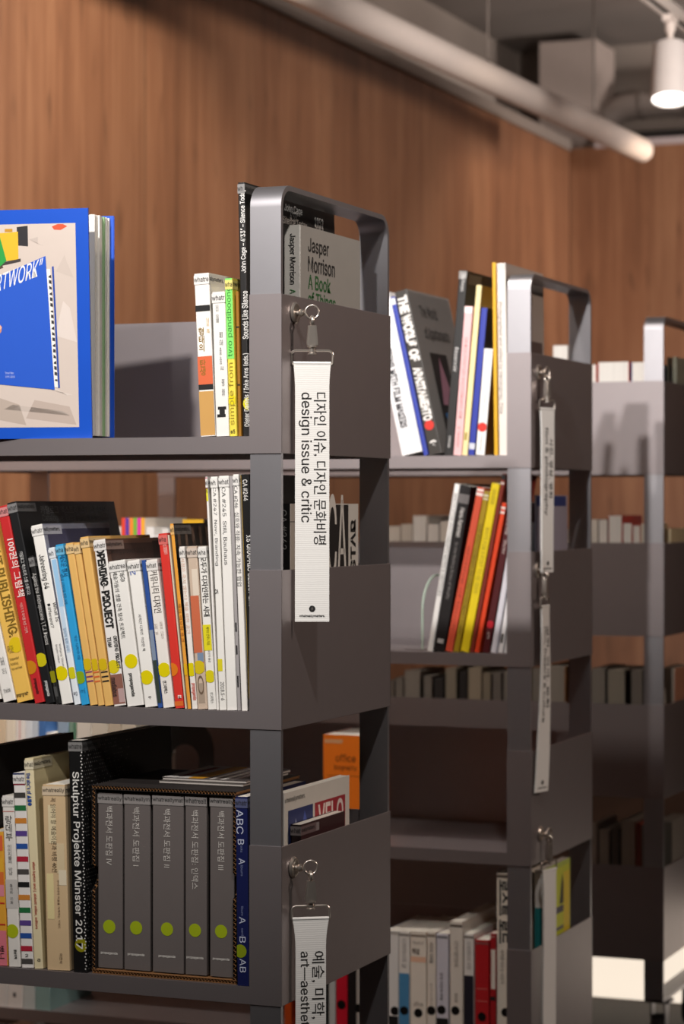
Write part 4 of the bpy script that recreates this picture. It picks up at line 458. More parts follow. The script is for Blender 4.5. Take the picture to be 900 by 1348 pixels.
{'c': 2, 't': 4, 'x': -2.0423, 'y': 3.589, 'w': 0.0281, 'h': 0.0974, 'd': 0.15, 'lean': 0.0, 'col': '#e6e3e0', 'label': 'white spine with small mark, second under the third tray', 'bd': [(0.0254, 0.0177, '#555', -0.0044, 0.0015)], 'g': 'books on the bottom tray of the middle cart'},
{'c': 2, 't': 4, 'x': -2.0131, 'y': 3.589, 'w': 0.0221, 'h': 0.0994, 'd': 0.15, 'lean': 0.0, 'col': '#c9d3d3', 'label': 'pale grey-green spine under the third tray', 'g': 'books on the bottom tray of the middle cart'},
{'c': 2, 't': 4, 'x': -1.9898, 'y': 3.589, 'w': 0.0278, 'h': 0.0984, 'd': 0.15, 'lean': 0.0, 'col': '#8fb0ae', 'label': 'teal-grey spine under the third tray, darkest of the group', 'g': 'books on the bottom tray of the middle cart'},
{'c': 2, 't': 4, 'x': -1.5344, 'y': 3.589, 'w': 0.0129, 'h': 0.1174, 'd': 0.15, 'lean': 0.0, 'col': '#d9581f', 'label': 'orange spine beside the hanging strap, bottom of photo', 'g': 'books on the bottom tray of the middle cart'},
{'c': 2, 't': 4, 'x': -1.4932, 'y': 3.589, 'w': 0.0187, 'h': 0.1203, 'd': 0.15, 'lean': 0.0, 'col': '#c8431f', 'label': 'orange-red spine just right of the hanging strap, bottom of photo', 'g': 'books on the bottom tray of the middle cart'},
{'c': 2, 't': 4, 'x': -1.4734, 'y': 3.589, 'w': 0.0154, 'h': 0.1265, 'd': 0.15, 'lean': 0.0, 'col': '#1a1a1a', 'label': 'black-streaked spine right of the hanging strap', 'bd': [(0.0753, -0.0466, '#c9c9c6', -0.0079, -0.0039)], 'g': 'books on the bottom tray of the middle cart'},
{'c': 2, 't': 4, 'x': -1.457, 'y': 3.589, 'w': 0.0114, 'h': 0.1277, 'd': 0.15, 'lean': 0.0, 'col': '#b8bab8', 'label': 'light grey spine left of the bright red one, bottom of photo', 'g': 'books on the bottom tray of the middle cart'},
{'c': 2, 't': 4, 'x': -1.4445, 'y': 3.589, 'w': 0.0192, 'h': 0.131, 'd': 0.15, 'lean': 0.0, 'col': '#c4142c', 'label': 'bright red spine seen below the nearest cart’s end panel', 'dt': [(0.0507, 0.0072, '#0c0b0b', 0.0)], 'g': 'books on the bottom tray of the middle cart'},
{'c': 2, 't': 4, 'x': -1.4242, 'y': 3.589, 'w': 0.0133, 'h': 0.1324, 'd': 0.15, 'lean': 0.0, 'col': '#161314', 'label': 'black spine right of the bright red one, bottom of photo', 'g': 'books on the bottom tray of the middle cart'},
{'c': 2, 't': 4, 'x': -1.4099, 'y': 3.589, 'w': 0.0081, 'h': 0.1333, 'd': 0.15, 'lean': 0.0, 'col': '#a8a29c', 'label': 'grey spine left of the thin orange one, bottom of photo', 'dt': [(0.0473, 0.0065, '#0c0b0b', 0.0)], 'g': 'books on the bottom tray of the middle cart'},
{'c': 2, 't': 4, 'x': -1.4011, 'y': 3.589, 'w': 0.0044, 'h': 0.134, 'd': 0.15, 'lean': 0.0, 'col': '#dd5522', 'label': 'very thin orange spine next to the nearest cart’s rear post', 'g': 'books on the bottom tray of the middle cart'},
{'c': 2, 't': 2, 'x': -1.1272, 'y': 3.6335, 'w': 0.0037, 'h': 0.2468, 'd': 0.17, 'lean': 0, 'col': '#8d8896', 'side': '#9a95a4', 'label': 'lilac-grey folder behind the hanging strap in the middle cart’s end frame', 'g': 'books on the second tray of the middle cart', 'cov': [('rect', 0.0, 0.95, 0.93, 0.995, '#27346e'), ('rect', 0.1, 0.4, 0.2, 0.3, '#d8d6d2')], 'n': 'folder', 'cat': 'folder'},
{'c': 2, 't': 4, 'x': -1.1367, 'y': 3.6659, 'w': 0.0132, 'h': 0.2719, 'd': 0.1524, 'lean': 0, 'col': '#d8d4d2', 'side': '#a8b83c', 'label': 'white-topped book with teal spine and yellow-green cover in the middle cart’s end frame', 'g': 'books on the bottom tray of the middle cart', 'cov': [('rect', 0.3, 0.98, 0.45, 0.97, '#c2c832'), ('tri', 0.6, 0.85, 0.75, 0.93, '#2a2a20'), ('rect', 0.1, 0.98, 0.7, 0.74, '#4a4650'), ('rect', 0.1, 0.98, 0.6, 0.62, '#5a5660'), ('rect', 0.75, 0.98, 0.5, 0.93, '#d8c02c')], 'bd': [(0, 0.212082, '#12777c')]},
{'c': 3, 't': 1, 'x': -1.3613, 'y': 4.662, 'w': 0.0285, 'h': 0.2318, 'd': 0.15, 'lean': 0, 'col': '#e8e4de', 'pg': '#efece6', 'label': 'white book block seen through the middle cart’s end frame, farthest cart', 'g': 'books on the top tray of the farthest cart', 'back': 1},
{'c': 3, 't': 1, 'x': -1.285, 'y': 4.662, 'w': 0.01, 'h': 0.1933, 'd': 0.15, 'lean': 0, 'col': '#d8402c', 'pg': '#ece7e0', 'label': 'cream page block at the left of the farthest cart’s lit back panel', 'g': 'books on the top tray of the farthest cart', 'back': 1},
{'c': 3, 't': 1, 'x': -1.2714, 'y': 4.662, 'w': 0.0611, 'h': 0.1974, 'd': 0.15, 'lean': 0, 'col': '#d23a22', 'pg': '#efece6', 'label': 'widest page block with a red edge above the lit back panel', 'g': 'books on the top tray of the farthest cart', 'back': 1},
{'c': 3, 't': 1, 'x': -1.2051, 'y': 4.662, 'w': 0.0308, 'h': 0.1959, 'd': 0.15, 'lean': 0, 'col': '#33489c', 'pg': '#ece7e0', 'label': 'page block with a blue edge left of the farthest post', 'g': 'books on the top tray of the farthest cart', 'back': 1},
{'c': 3, 't': 2, 'x': -1.7131, 'y': 4.662, 'w': 0.035, 'h': 0.1885, 'd': 0.15, 'lean': 0, 'col': '#cfc8be', 'pg': '#e4ddd2', 'label': 'cream page block at the left of the farthest cart’s second tray', 'g': 'books on the second tray of the farthest cart', 'back': 1},
{'c': 3, 't': 2, 'x': -1.6767, 'y': 4.662, 'w': 0.0243, 'h': 0.1932, 'd': 0.15, 'lean': 0, 'col': '#b8b0a6', 'pg': '#d8d0c4', 'label': 'greyish page block second on the farthest cart’s second tray', 'g': 'books on the second tray of the farthest cart', 'back': 1},
{'c': 3, 't': 2, 'x': -1.6509, 'y': 4.662, 'w': 0.0274, 'h': 0.2099, 'd': 0.15, 'lean': 0, 'col': '#e6e0d8', 'pg': '#efece6', 'label': 'tallest white page block on the farthest cart’s second tray', 'g': 'books on the second tray of the farthest cart', 'back': 1},
{'c': 3, 't': 2, 'x': -1.6213, 'y': 4.662, 'w': 0.0249, 'h': 0.1934, 'd': 0.15, 'lean': 0, 'col': '#a8a29c', 'pg': '#ece7e0', 'label': 'white page block right of the tallest one, second tray', 'g': 'books on the second tray of the farthest cart', 'back': 1},
{'c': 3, 't': 2, 'x': -1.595, 'y': 4.662, 'w': 0.0304, 'h': 0.1995, 'd': 0.15, 'lean': 0, 'col': '#8a8486', 'pg': '#e4ddd2', 'label': 'page block with grey cover beside the leaning white spine', 'g': 'books on the second tray of the farthest cart', 'back': 1},
{'c': 3, 't': 2, 'x': -1.4059, 'y': 4.662, 'w': 0.0318, 'h': 0.1837, 'd': 0.15, 'lean': 0, 'col': '#cfc8be', 'pg': '#e4ddd2', 'label': 'page block behind the hanging strap, farthest cart’s second tray', 'g': 'books on the second tray of the farthest cart', 'back': 1},
{'c': 3, 't': 2, 'x': -1.3728, 'y': 4.662, 'w': 0.04, 'h': 0.1794, 'd': 0.15, 'lean': 0, 'col': '#d8d2c8', 'pg': '#ece7e0', 'label': 'pale page block right of the hanging strap, second tray', 'g': 'books on the second tray of the farthest cart', 'back': 1},
{'c': 3, 't': 2, 'x': -1.285, 'y': 4.662, 'w': 0.013, 'h': 0.2032, 'd': 0.15, 'lean': 0, 'col': '#d8d0c4', 'pg': '#e4ddd2', 'label': 'cream page block near the middle cart’s rear edge, second tray', 'g': 'books on the second tray of the farthest cart', 'back': 1},
{'c': 3, 't': 2, 'x': -1.2706, 'y': 4.662, 'w': 0.0183, 'h': 0.2032, 'd': 0.15, 'lean': 0, 'col': '#1d1a19', 'pg': '#ece7e0', 'label': 'cream page block with black corner, second tray', 'g': 'books on the second tray of the farthest cart', 'back': 1},
{'c': 3, 't': 2, 'x': -1.251, 'y': 4.662, 'w': 0.0272, 'h': 0.2106, 'd': 0.15, 'lean': 0, 'col': '#b43a2c', 'pg': '#efece6', 'label': 'white page block with a red line, tallest beside the far post', 'g': 'books on the second tray of the farthest cart', 'back': 1},
{'c': 3, 't': 2, 'x': -1.2224, 'y': 4.662, 'w': 0.0181, 'h': 0.196, 'd': 0.15, 'lean': 0, 'col': '#b43a2c', 'pg': '#efece6', 'label': 'narrow white page block between two red lines', 'g': 'books on the second tray of the farthest cart', 'back': 1},
{'c': 3, 't': 2, 'x': -1.2029, 'y': 4.662, 'w': 0.0151, 'h': 0.1917, 'd': 0.15, 'lean': 0, 'col': '#a84030', 'pg': '#ece7e0', 'label': 'page block with red edge just left of the far post', 'g': 'books on the second tray of the farthest cart', 'back': 1},
{'c': 3, 't': 2, 'x': -1.1864, 'y': 4.662, 'w': 0.0151, 'h': 0.1947, 'd': 0.15, 'lean': 0, 'col': '#e0c8a0', 'pg': '#e4ddd2', 'label': 'yellowish page block touching the far post', 'g': 'books on the second tray of the farthest cart', 'back': 1},
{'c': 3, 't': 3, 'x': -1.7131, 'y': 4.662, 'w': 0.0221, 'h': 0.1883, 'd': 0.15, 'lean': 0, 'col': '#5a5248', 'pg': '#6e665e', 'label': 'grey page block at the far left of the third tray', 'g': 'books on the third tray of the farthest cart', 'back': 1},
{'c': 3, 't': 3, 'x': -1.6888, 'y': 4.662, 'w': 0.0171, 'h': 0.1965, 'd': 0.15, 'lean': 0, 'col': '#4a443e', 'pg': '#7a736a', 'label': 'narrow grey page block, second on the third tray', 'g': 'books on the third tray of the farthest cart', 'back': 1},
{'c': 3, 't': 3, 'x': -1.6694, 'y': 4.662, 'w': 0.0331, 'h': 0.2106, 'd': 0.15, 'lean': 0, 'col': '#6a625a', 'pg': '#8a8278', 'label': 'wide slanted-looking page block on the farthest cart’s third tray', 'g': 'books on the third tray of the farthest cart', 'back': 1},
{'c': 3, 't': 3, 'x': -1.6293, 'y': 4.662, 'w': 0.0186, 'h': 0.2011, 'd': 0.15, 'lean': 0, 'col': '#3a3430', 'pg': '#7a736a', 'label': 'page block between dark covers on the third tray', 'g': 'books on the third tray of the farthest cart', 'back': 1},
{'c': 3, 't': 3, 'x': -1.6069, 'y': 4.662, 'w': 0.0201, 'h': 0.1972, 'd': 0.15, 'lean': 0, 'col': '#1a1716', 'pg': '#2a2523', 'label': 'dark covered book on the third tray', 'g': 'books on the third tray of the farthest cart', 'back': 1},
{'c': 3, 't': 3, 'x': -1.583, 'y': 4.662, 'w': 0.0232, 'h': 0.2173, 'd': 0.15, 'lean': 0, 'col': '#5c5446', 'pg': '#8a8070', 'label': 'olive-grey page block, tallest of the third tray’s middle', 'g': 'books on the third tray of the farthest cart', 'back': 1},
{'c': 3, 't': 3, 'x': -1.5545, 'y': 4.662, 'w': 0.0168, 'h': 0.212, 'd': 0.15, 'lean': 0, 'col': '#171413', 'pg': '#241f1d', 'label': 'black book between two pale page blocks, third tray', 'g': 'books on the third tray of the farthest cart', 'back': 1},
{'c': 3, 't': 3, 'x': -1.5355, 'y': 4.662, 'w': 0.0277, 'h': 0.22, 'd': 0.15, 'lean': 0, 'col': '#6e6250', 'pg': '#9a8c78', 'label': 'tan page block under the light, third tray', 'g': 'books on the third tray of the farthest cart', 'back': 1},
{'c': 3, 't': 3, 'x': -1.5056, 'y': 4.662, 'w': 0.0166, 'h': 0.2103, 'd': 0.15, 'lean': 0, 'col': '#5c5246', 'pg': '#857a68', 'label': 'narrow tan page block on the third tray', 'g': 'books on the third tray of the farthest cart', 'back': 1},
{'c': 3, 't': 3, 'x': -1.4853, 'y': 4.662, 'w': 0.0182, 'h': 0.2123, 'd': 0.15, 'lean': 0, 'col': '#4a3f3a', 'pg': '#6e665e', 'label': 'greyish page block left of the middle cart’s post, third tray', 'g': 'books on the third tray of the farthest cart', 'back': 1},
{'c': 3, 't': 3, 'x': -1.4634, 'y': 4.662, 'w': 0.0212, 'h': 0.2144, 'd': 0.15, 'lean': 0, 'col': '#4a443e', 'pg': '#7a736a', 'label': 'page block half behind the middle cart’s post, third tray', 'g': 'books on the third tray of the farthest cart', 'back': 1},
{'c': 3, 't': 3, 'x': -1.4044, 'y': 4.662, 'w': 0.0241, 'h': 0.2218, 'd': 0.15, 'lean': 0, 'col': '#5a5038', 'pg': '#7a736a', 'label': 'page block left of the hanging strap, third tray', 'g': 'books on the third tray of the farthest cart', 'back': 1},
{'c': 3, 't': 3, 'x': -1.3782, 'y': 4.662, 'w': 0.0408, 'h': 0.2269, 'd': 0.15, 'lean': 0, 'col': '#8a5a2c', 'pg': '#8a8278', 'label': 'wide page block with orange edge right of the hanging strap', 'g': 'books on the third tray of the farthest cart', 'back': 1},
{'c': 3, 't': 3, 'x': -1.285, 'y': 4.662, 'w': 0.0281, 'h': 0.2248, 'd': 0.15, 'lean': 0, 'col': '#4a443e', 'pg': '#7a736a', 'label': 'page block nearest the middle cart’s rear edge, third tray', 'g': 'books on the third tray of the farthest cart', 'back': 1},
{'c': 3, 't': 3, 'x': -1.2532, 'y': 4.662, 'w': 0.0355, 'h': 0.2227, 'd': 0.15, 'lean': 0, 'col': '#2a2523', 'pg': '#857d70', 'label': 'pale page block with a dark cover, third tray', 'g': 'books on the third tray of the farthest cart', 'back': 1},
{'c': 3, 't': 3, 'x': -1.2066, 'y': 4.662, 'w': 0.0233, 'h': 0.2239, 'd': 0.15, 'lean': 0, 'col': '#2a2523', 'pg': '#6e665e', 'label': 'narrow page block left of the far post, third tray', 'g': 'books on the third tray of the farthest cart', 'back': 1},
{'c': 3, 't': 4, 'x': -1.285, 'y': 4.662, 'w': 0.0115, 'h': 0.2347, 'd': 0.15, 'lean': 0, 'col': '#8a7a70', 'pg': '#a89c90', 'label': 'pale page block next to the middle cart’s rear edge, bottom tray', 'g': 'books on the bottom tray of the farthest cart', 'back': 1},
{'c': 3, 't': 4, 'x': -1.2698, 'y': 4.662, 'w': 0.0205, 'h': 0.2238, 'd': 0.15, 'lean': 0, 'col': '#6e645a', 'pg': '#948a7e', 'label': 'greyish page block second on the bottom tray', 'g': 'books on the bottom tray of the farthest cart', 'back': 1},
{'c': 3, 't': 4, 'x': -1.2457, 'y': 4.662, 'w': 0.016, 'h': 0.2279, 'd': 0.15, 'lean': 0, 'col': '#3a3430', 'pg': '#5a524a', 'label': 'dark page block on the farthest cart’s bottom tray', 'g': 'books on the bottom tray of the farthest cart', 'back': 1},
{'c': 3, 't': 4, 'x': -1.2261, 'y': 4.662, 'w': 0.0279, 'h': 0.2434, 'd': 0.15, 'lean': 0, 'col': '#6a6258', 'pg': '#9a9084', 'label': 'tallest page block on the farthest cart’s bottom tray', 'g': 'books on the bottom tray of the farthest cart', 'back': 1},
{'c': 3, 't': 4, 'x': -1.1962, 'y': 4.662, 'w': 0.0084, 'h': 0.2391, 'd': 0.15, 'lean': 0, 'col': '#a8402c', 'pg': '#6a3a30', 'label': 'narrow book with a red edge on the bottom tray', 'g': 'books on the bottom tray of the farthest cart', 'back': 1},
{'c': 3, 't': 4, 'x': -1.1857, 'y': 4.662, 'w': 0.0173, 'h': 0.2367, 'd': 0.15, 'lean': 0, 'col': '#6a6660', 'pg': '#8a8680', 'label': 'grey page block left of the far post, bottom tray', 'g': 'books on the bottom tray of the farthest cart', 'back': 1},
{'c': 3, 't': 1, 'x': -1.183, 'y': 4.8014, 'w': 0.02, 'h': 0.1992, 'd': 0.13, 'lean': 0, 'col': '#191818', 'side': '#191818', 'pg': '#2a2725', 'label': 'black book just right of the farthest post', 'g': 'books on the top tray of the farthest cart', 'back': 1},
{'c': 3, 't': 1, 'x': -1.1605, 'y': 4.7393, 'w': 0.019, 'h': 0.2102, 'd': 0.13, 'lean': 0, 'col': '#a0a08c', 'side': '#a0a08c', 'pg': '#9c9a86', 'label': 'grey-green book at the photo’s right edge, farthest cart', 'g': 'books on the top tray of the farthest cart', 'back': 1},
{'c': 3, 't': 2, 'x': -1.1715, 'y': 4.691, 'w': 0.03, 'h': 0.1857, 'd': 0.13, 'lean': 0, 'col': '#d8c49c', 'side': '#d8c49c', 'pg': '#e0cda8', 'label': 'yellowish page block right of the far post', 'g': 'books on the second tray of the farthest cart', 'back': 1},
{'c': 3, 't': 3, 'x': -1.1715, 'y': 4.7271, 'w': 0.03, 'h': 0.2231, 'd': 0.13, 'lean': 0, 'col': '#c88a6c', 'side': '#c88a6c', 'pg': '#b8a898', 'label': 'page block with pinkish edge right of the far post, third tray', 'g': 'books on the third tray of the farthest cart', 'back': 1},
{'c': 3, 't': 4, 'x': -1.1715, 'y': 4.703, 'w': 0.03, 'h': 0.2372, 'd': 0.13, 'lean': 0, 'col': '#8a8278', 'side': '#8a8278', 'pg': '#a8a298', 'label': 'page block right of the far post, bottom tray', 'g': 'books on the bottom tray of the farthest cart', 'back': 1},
]

# ------------------------------------------------------------------ book builder
TAGTEXT = 'whatreallymatters.'
def make_book(r):
    cx, cy, flip = CARTS[r['c']]
    w, h, d = r['w'], r['h'], r['d']
    z = shelf_z(r['t'])+r.get('zo', 0)+.0003+d*math.sin(-r.get('tilt', 0))
    lean = r['lean']; ox = -w if lean > 0 else 0.0
    back = r.get('back')
    root = empty(r.get('n', 'book'), r['label'], r.get('cat', 'book'),
                 (r['x']+w if back else r['x'], r['y'], z), (r.get('tilt', 0), lean, PI if back else 0), r['g'])
    hard = r.get('hard'); t = .0024 if hard else .0010
    t = min(t, w*.25)
    # cover: spine and two boards in one sheet, rounded at the spine's corners
    bm = bmesh.new(); rc = min(.0015, w*.2)
    out = [(ox, d)] + [(ox+rc-rc*math.cos(a), rc-rc*math.sin(a)) for a in (0, PI/6, PI/3, PI/2)] + [(ox+w-rc+rc*math.sin(a), rc-rc*math.cos(a)) for a in (0, PI/6, PI/3, PI/2)] + [(ox+w, d)]
    inn = [(ox+w-t, d), (ox+w-t, t), (ox+t, t), (ox+t, d)]
    prism(bm, out+inn, lambda u, v, q: Vector((u, v, q)), h)
    for f in bm.faces:
        n = f.normal if f.normal.length else (f.normal_update() or f.normal)
    bm.normal_update()
    bmesh.ops.recalc_face_normals(bm, faces=bm.faces[:])
    for f in bm.faces: f.material_index = 1 if (f.normal.x > .9 and f.calc_center_median().x > ox+w-t*.5) else 0
    side = r.get('side', r['col'])
    ins = .003 if hard else .0004; fe = .004 if hard else .0006
    pbm = bmesh.new(); box(pbm, ox+t+.0001, ox+w-t-.0001, t+.0002, d-fe, ins, h-ins)
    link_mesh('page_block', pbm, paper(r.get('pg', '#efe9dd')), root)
    e0 = -.00025
    mid = ox+w/2
    sl = Slots(); sl.m = [paint(r['col'], .45), paint(side, .45)]
    if 'tx' in r or 'bd' in r or 'cov' in r:
        has = False; bn = 0
        for b in r.get('bd', ()):
            z0, z1 = sorted(b[:2]); z0 = max(0, z0); z1 = min(h, z1)
            if len(b) > 3: u0, u1 = max(b[3], -w/2+.0002), min(b[4], w/2-.0002)
            else: u0, u1 = -w/2+.0002, w/2-.0002
            if u1 <= u0 or z1 <= z0: continue
            yy = e0-.000004*bn; bn += 1
            poly(bm, [(mid+u0, yy, z0), (mid+u1, yy, z0), (mid+u1, yy, z1), (mid+u0, yy, z1)], sl(b[2]))
        e1 = e0-.0002
        for tx in r.get('tx', ()):
            s, v0, L, u, size, colr, mode = tx[:7]; bold = tx[7] if len(tx) > 7 else 0
            mi = sl(colr); has = True
            size = min(size, w*.98)
            if mode == 'r' or mode == 'R':       # reading downwards, letters turned clockwise
                put_text(bm, s, lambda a, b: Vector((mid+u+(b-.5)*size, e1, v0-a*L)), mi, bold)
            elif mode == 'u':                    # reading upwards
                put_text(bm, s, lambda a, b: Vector((mid+u+(.5-b)*size, e1, v0-L+a*L)), mi, bold)
            elif mode == 's':                    # characters stacked upright
                put_text(bm, '\n'.join(s), lambda a, b: Vector((mid+u+(a-.5)*size, e1, v0-L+b*L)), mi, bold)
            else:
                put_text(bm, s, lambda a, b: Vector((mid+u+(a-.5)*size, e1, v0-L+b*L)), mi, bold)
        xf = ox+w+.0002; cn = 0
        for q in r.get('cov', ()):
            xq = xf+.00004*cn; cn += 1
            if q == 'dots':                       # cover printed with a field of small pale dots
                mi = sl('#a8a6a2'); rnd = random.Random(3)
                for i in range(24):
                    for j in range(60):
                        if rnd.random() < .8-.02*i:
                            a = .004+i*.0052+(j % 2)*.0026; b_ = .004+j*h/61
                            rad = .0008*rnd.uniform(.6, 1.2)
                            poly(bm, [(xq, a+rad*math.cos(k*PI/3), b_+rad*math.sin(k*PI/3)) for k in range(6)], mi)
                mi = sl('#d6d4d0')
                for j in range(75):
                    poly(bm, [(mid+w*.40+.0009*math.cos(k*PI/3)+.0012*(j % 2), e1, .004+j*h/76+.0009*math.sin(k*PI/3)) for k in range(6)], mi)
            elif q[0] == 'rect':
                _, a0, a1, b0, b1, colr = q
                poly(bm, [(xq, a0*d, b0*h), (xq, a1*d, b0*h), (xq, a1*d, b1*h), (xq, a0*d, b1*h)], sl(colr))
            elif q[0] == 'tri':
                _, a0, a1, b0, b1, colr = q
                poly(bm, [(xq, a0*d, b0*h), (xq, a1*d, b0*h), (xq, (a0*.6+a1*.4)*d, b1*h)], sl(colr))
            elif q[0] == 'text':
                _, s, a0, b0, L, size, colr = q[:7]; bold = q[7] if len(q) > 7 else 0
                n = s.count('\n')+1
                put_text(bm, s, lambda a, b: Vector((xq, (a0+a*L)*d, b0*h-(n-1)*size*.5+b*size)), sl(colr), bold)
            elif q[0] == 'vtext':
                _, s, a0, b0, L, size, colr = q[:7]; bold = q[7] if len(q) > 7 else 0
                put_text(bm, s, lambda a, b: Vector((xq, a0*d-b*size+size, b0*h+a*L*h)), sl(colr), bold)
    cover = link_mesh('cover', bm, sl.m, root)
    if r.get('tag'):                              # library band wrapped round the head of the book
        k = r['tag']; zt0, zt1 = h-.0125, h-.0020
        base = mixhex(r['col'], '#d8d6d4', .55 if k == 2 else .35)
        bm = bmesh.new(); xs = ox+w+.0003
        for f in (lambda: poly(bm, [(ox, -.0006, zt0), (ox+w+.0003, -.0006, zt0), (ox+w+.0003, -.0006, zt1), (ox, -.0006, zt1)], 0),
                  lambda: poly(bm, [(xs, -.0006, zt0), (xs, min(d, .045), zt0), (xs, min(d, .045), zt1), (xs, -.0006, zt1)], 2)): f()
        n = max(2, min(len(TAGTEXT), int(w/.0029)))
        L = min(w*.97, n*.0031)
        put_text(bm, TAGTEXT[:n], lambda a, b: Vector((ox+w*.015+a*L, -.0008, zt0+.0028+b*.0056)), 1, .008)
        rest = TAGTEXT[n:] if n < len(TAGTEXT) else ''
        if rest:
            L2 = min(.04, len(rest)*.0031)
            put_text(bm, rest, lambda a, b: Vector((xs+.0002, .001+a*L2, zt0+.0028+b*.0056)), 1, .008)
        link_mesh('library_band', bm, [paint(base, .35), ink('#1b1a1a'), paint(mixhex(side, '#d8d6d4', .35), .35)], cover)
    for (v, rad, colr, du) in r.get('dt', ()):
        bm = bmesh.new()
        pts = [(max(ox+.0003, min(ox+w-.0003, mid+du+rad*math.cos(a*PI/16))), v+rad*math.sin(a*PI/16)) for a in range(32)]
        seen = []
        for p in pts:
            if not seen or (abs(seen[-1][0]-p[0])+abs(seen[-1][1]-p[1])) > 1e-6: seen.append(p)
        poly(bm, [(x, -.00037, zz) for x, zz in seen], 0)
        link_mesh('sticker', bm, paint(colr, .4), cover)
    return root
keys = []                                         # all outlines first, in one go
for r in BOOKS:
    w = r['w']; n = max(2, min(len(TAGTEXT), int(w/.0029)))
    if r.get('tag'): keys += [(TAGTEXT[:n], .008, False), (TAGTEXT[n:], .008, False)] if n < len(TAGTEXT) else [(TAGTEXT, .008, False)]
    keys += [('\n'.join(q[0]) if q[6] == 's' else q[0], q[7] if len(q) > 7 else 0, False) for q in r.get('tx', ())]
    keys += [(q[1], q[7] if len(q) > 7 else 0, False) for q in r.get('cov', ()) if q[0] in ('text', 'vtext')]
glyph_batch(keys)
for r in BOOKS: make_book(r)

# ------------------------------------------------------------------ the big blue book shown face-out, its front board leaning open
BLUE = '#0f4fc0'
th = math.radians(10.6)
root = empty('art_book', 'large blue hardcover shown face-out with a photographed cover on the nearest cart', 'book', (-1.3147, 2.562, shelf_z(1)+.0003), (0, 0, th), 'books on the top tray of the nearest cart')
BH, BW, BT = .2655, .265, .062
bm = bmesh.new(); bbox(bm, -BW, 0, 0, .003, 0, BH, .0008); link_mesh('back_board', bm, paint(BLUE, .4), root)
bm = bmesh.new(); bbox(bm, -BW-.002, -BW+.002, -BT, .003, 0, BH, .0008); link_mesh('spine', bm, paint(BLUE, .4), root)
bm = bmesh.new()
for k in range(9):                                # signatures, slightly fanned
    y1 = -.0005-k*.0048; y0 = y1-.0046
    o_ = -.0045-.0012*math.sin(k*1.9)-.0006*k
    vs = [(-BW+.003, y0), (o_, y0), (o_-.0004, y1), (-BW+.003, y1)]
    prism(bm, vs, lambda u, v, q: Vector((u, v-.012*max(0, (q-.1))*(k/8.0), q)), BH-.007, 1 if k == 3 else 0)
for v in bm.verts: v.co.z += .0035
link_mesh('page_block', bm, [paper('#efece4'), paper('#8fb284')], root)
fb = math.radians(4.6)
def fr(u, v, e=0.0):                               # point on the tilted front board: u from its right edge leftwards (0..1), v up (0..1)
    x = -.007-u*BW; zz = v*BH
    return Vector((x+.0015*v, -BT-zz*math.sin(fb)-e*math.cos(fb), zz*math.cos(fb)-e*math.sin(fb)))
bm = bmesh.new()
prism(bm, [(0, 0), (1, 0), (1, 1), (0, 1)], lambda u, v, q: fr(u, v, q), .003)
bmesh.ops.recalc_face_normals(bm, faces=bm.faces[:])
board = link_mesh('front_board', bm, paint(BLUE, .4), root)
bm = bmesh.new(); sl = Slots()
def art(pts, colr, lay): poly(bm, [fr(u, v, .0031+.00006*lay) for u, v in pts], sl(colr))
def q4(u0, u1, v0, v1): return [(u0, v0), (u1, v0), (u1, v1), (u0, v1)]
art(q4(.058, .94, .050, .937), '#cdbfb5', 1)                                    # the floor of the pictured room
for i, (a, b, c_, d_) in enumerate([(.07, .30, .06, .17), (.10, .40, .10, .15), (.30, .46, .06, .18), (.06, .16, .42, .60), (.07, .15, .70, .80), (.20, .27, .84, .88), (.08, .2, .19, .22)]):
    art([(a, c_), (b, c_+.03), (b-.04, d_), (a+.03, d_-.03)], ['#b9a99e', '#c2b5ab', '#b5a69a', '#d8ccc4', '#c6b8ae', '#bfb2a9', '#d6cac1'][i], 2)
art([(.275, .84), (.325, .845), (.325, .925), (.275, .93)], '#222024', 3)           # black suitcase
art([(.32, .785), (.405, .775), (.405, .90), (.32, .905)], '#e8b422', 4)             # yellow suitcase
art([(.345, .905), (.38, .905), (.38, .918), (.345, .918)], '#c08a18', 5)
art([(.31, .775), (.40, .758), (.40, .772), (.31, .788)], '#3a3230', 5)
art([(.375, .78), (.47, .70), (.47, .93), (.415, .93)], '#1f9a3e', 6)               # green trousers
art([(.39, .75), (.47, .72), (.47, .77), (.41, .79)], '#4a3d30', 5)
art([(.095, .924), (.125, .908), (.155, .910), (.165, .924), (.14, .934), (.115, .934)], '#d9502c', 3)  # orange cushion
art([(.142, .222), (.150, .221), (.168, .750), (.160, .752)], '#0c3fa0', 6)          # the pictured blue volume: back, pages, front
art([(.150, .224), (.172, .224), (.195, .74), (.176, .74)], '#efece6', 7)
art([(.166, .214), (.47, .245), (.47, .690), (.196, .797)], '#1453c4', 8)
for i in range(19):
    v0 = .25+.025*i; s_ = .0011*i
    art([(.152+s_, v0), (.164+s_, v0+.003), (.164+s_, v0+(.018 if i % 3 else .009)), (.153+s_, v0+(.015 if i % 4 else .010))], '#2b2a2e', 9)
put_text(bm, 'ARTWORK”', lambda a, b: fr(.462-a*.256, .630+a*.088+b*.072, .0031+.0006), sl('#f3f1ee'), 0, True)
put_text(bm, 'Tony Maxx\n1991–2018', lambda a, b: fr(.392-a*.045, .268+b*.026, .0037), sl('#cfd8ee'))
art([(.47, .43), (.43, .445), (.405, .470), (.402, .492), (.412, .502), (.43, .498), (.47, .475)], '#c98a6e', 10)   # a fingertip holding it
art([(.412, .478), (.403, .487), (.410, .500), (.425, .493)], '#e2b39c', 11)
art([(.445, .17), (.47, .20), (.47, .12), (.44, .125)], '#6e5426', 3)
link_mesh('printed_picture', bm, sl.m, board)

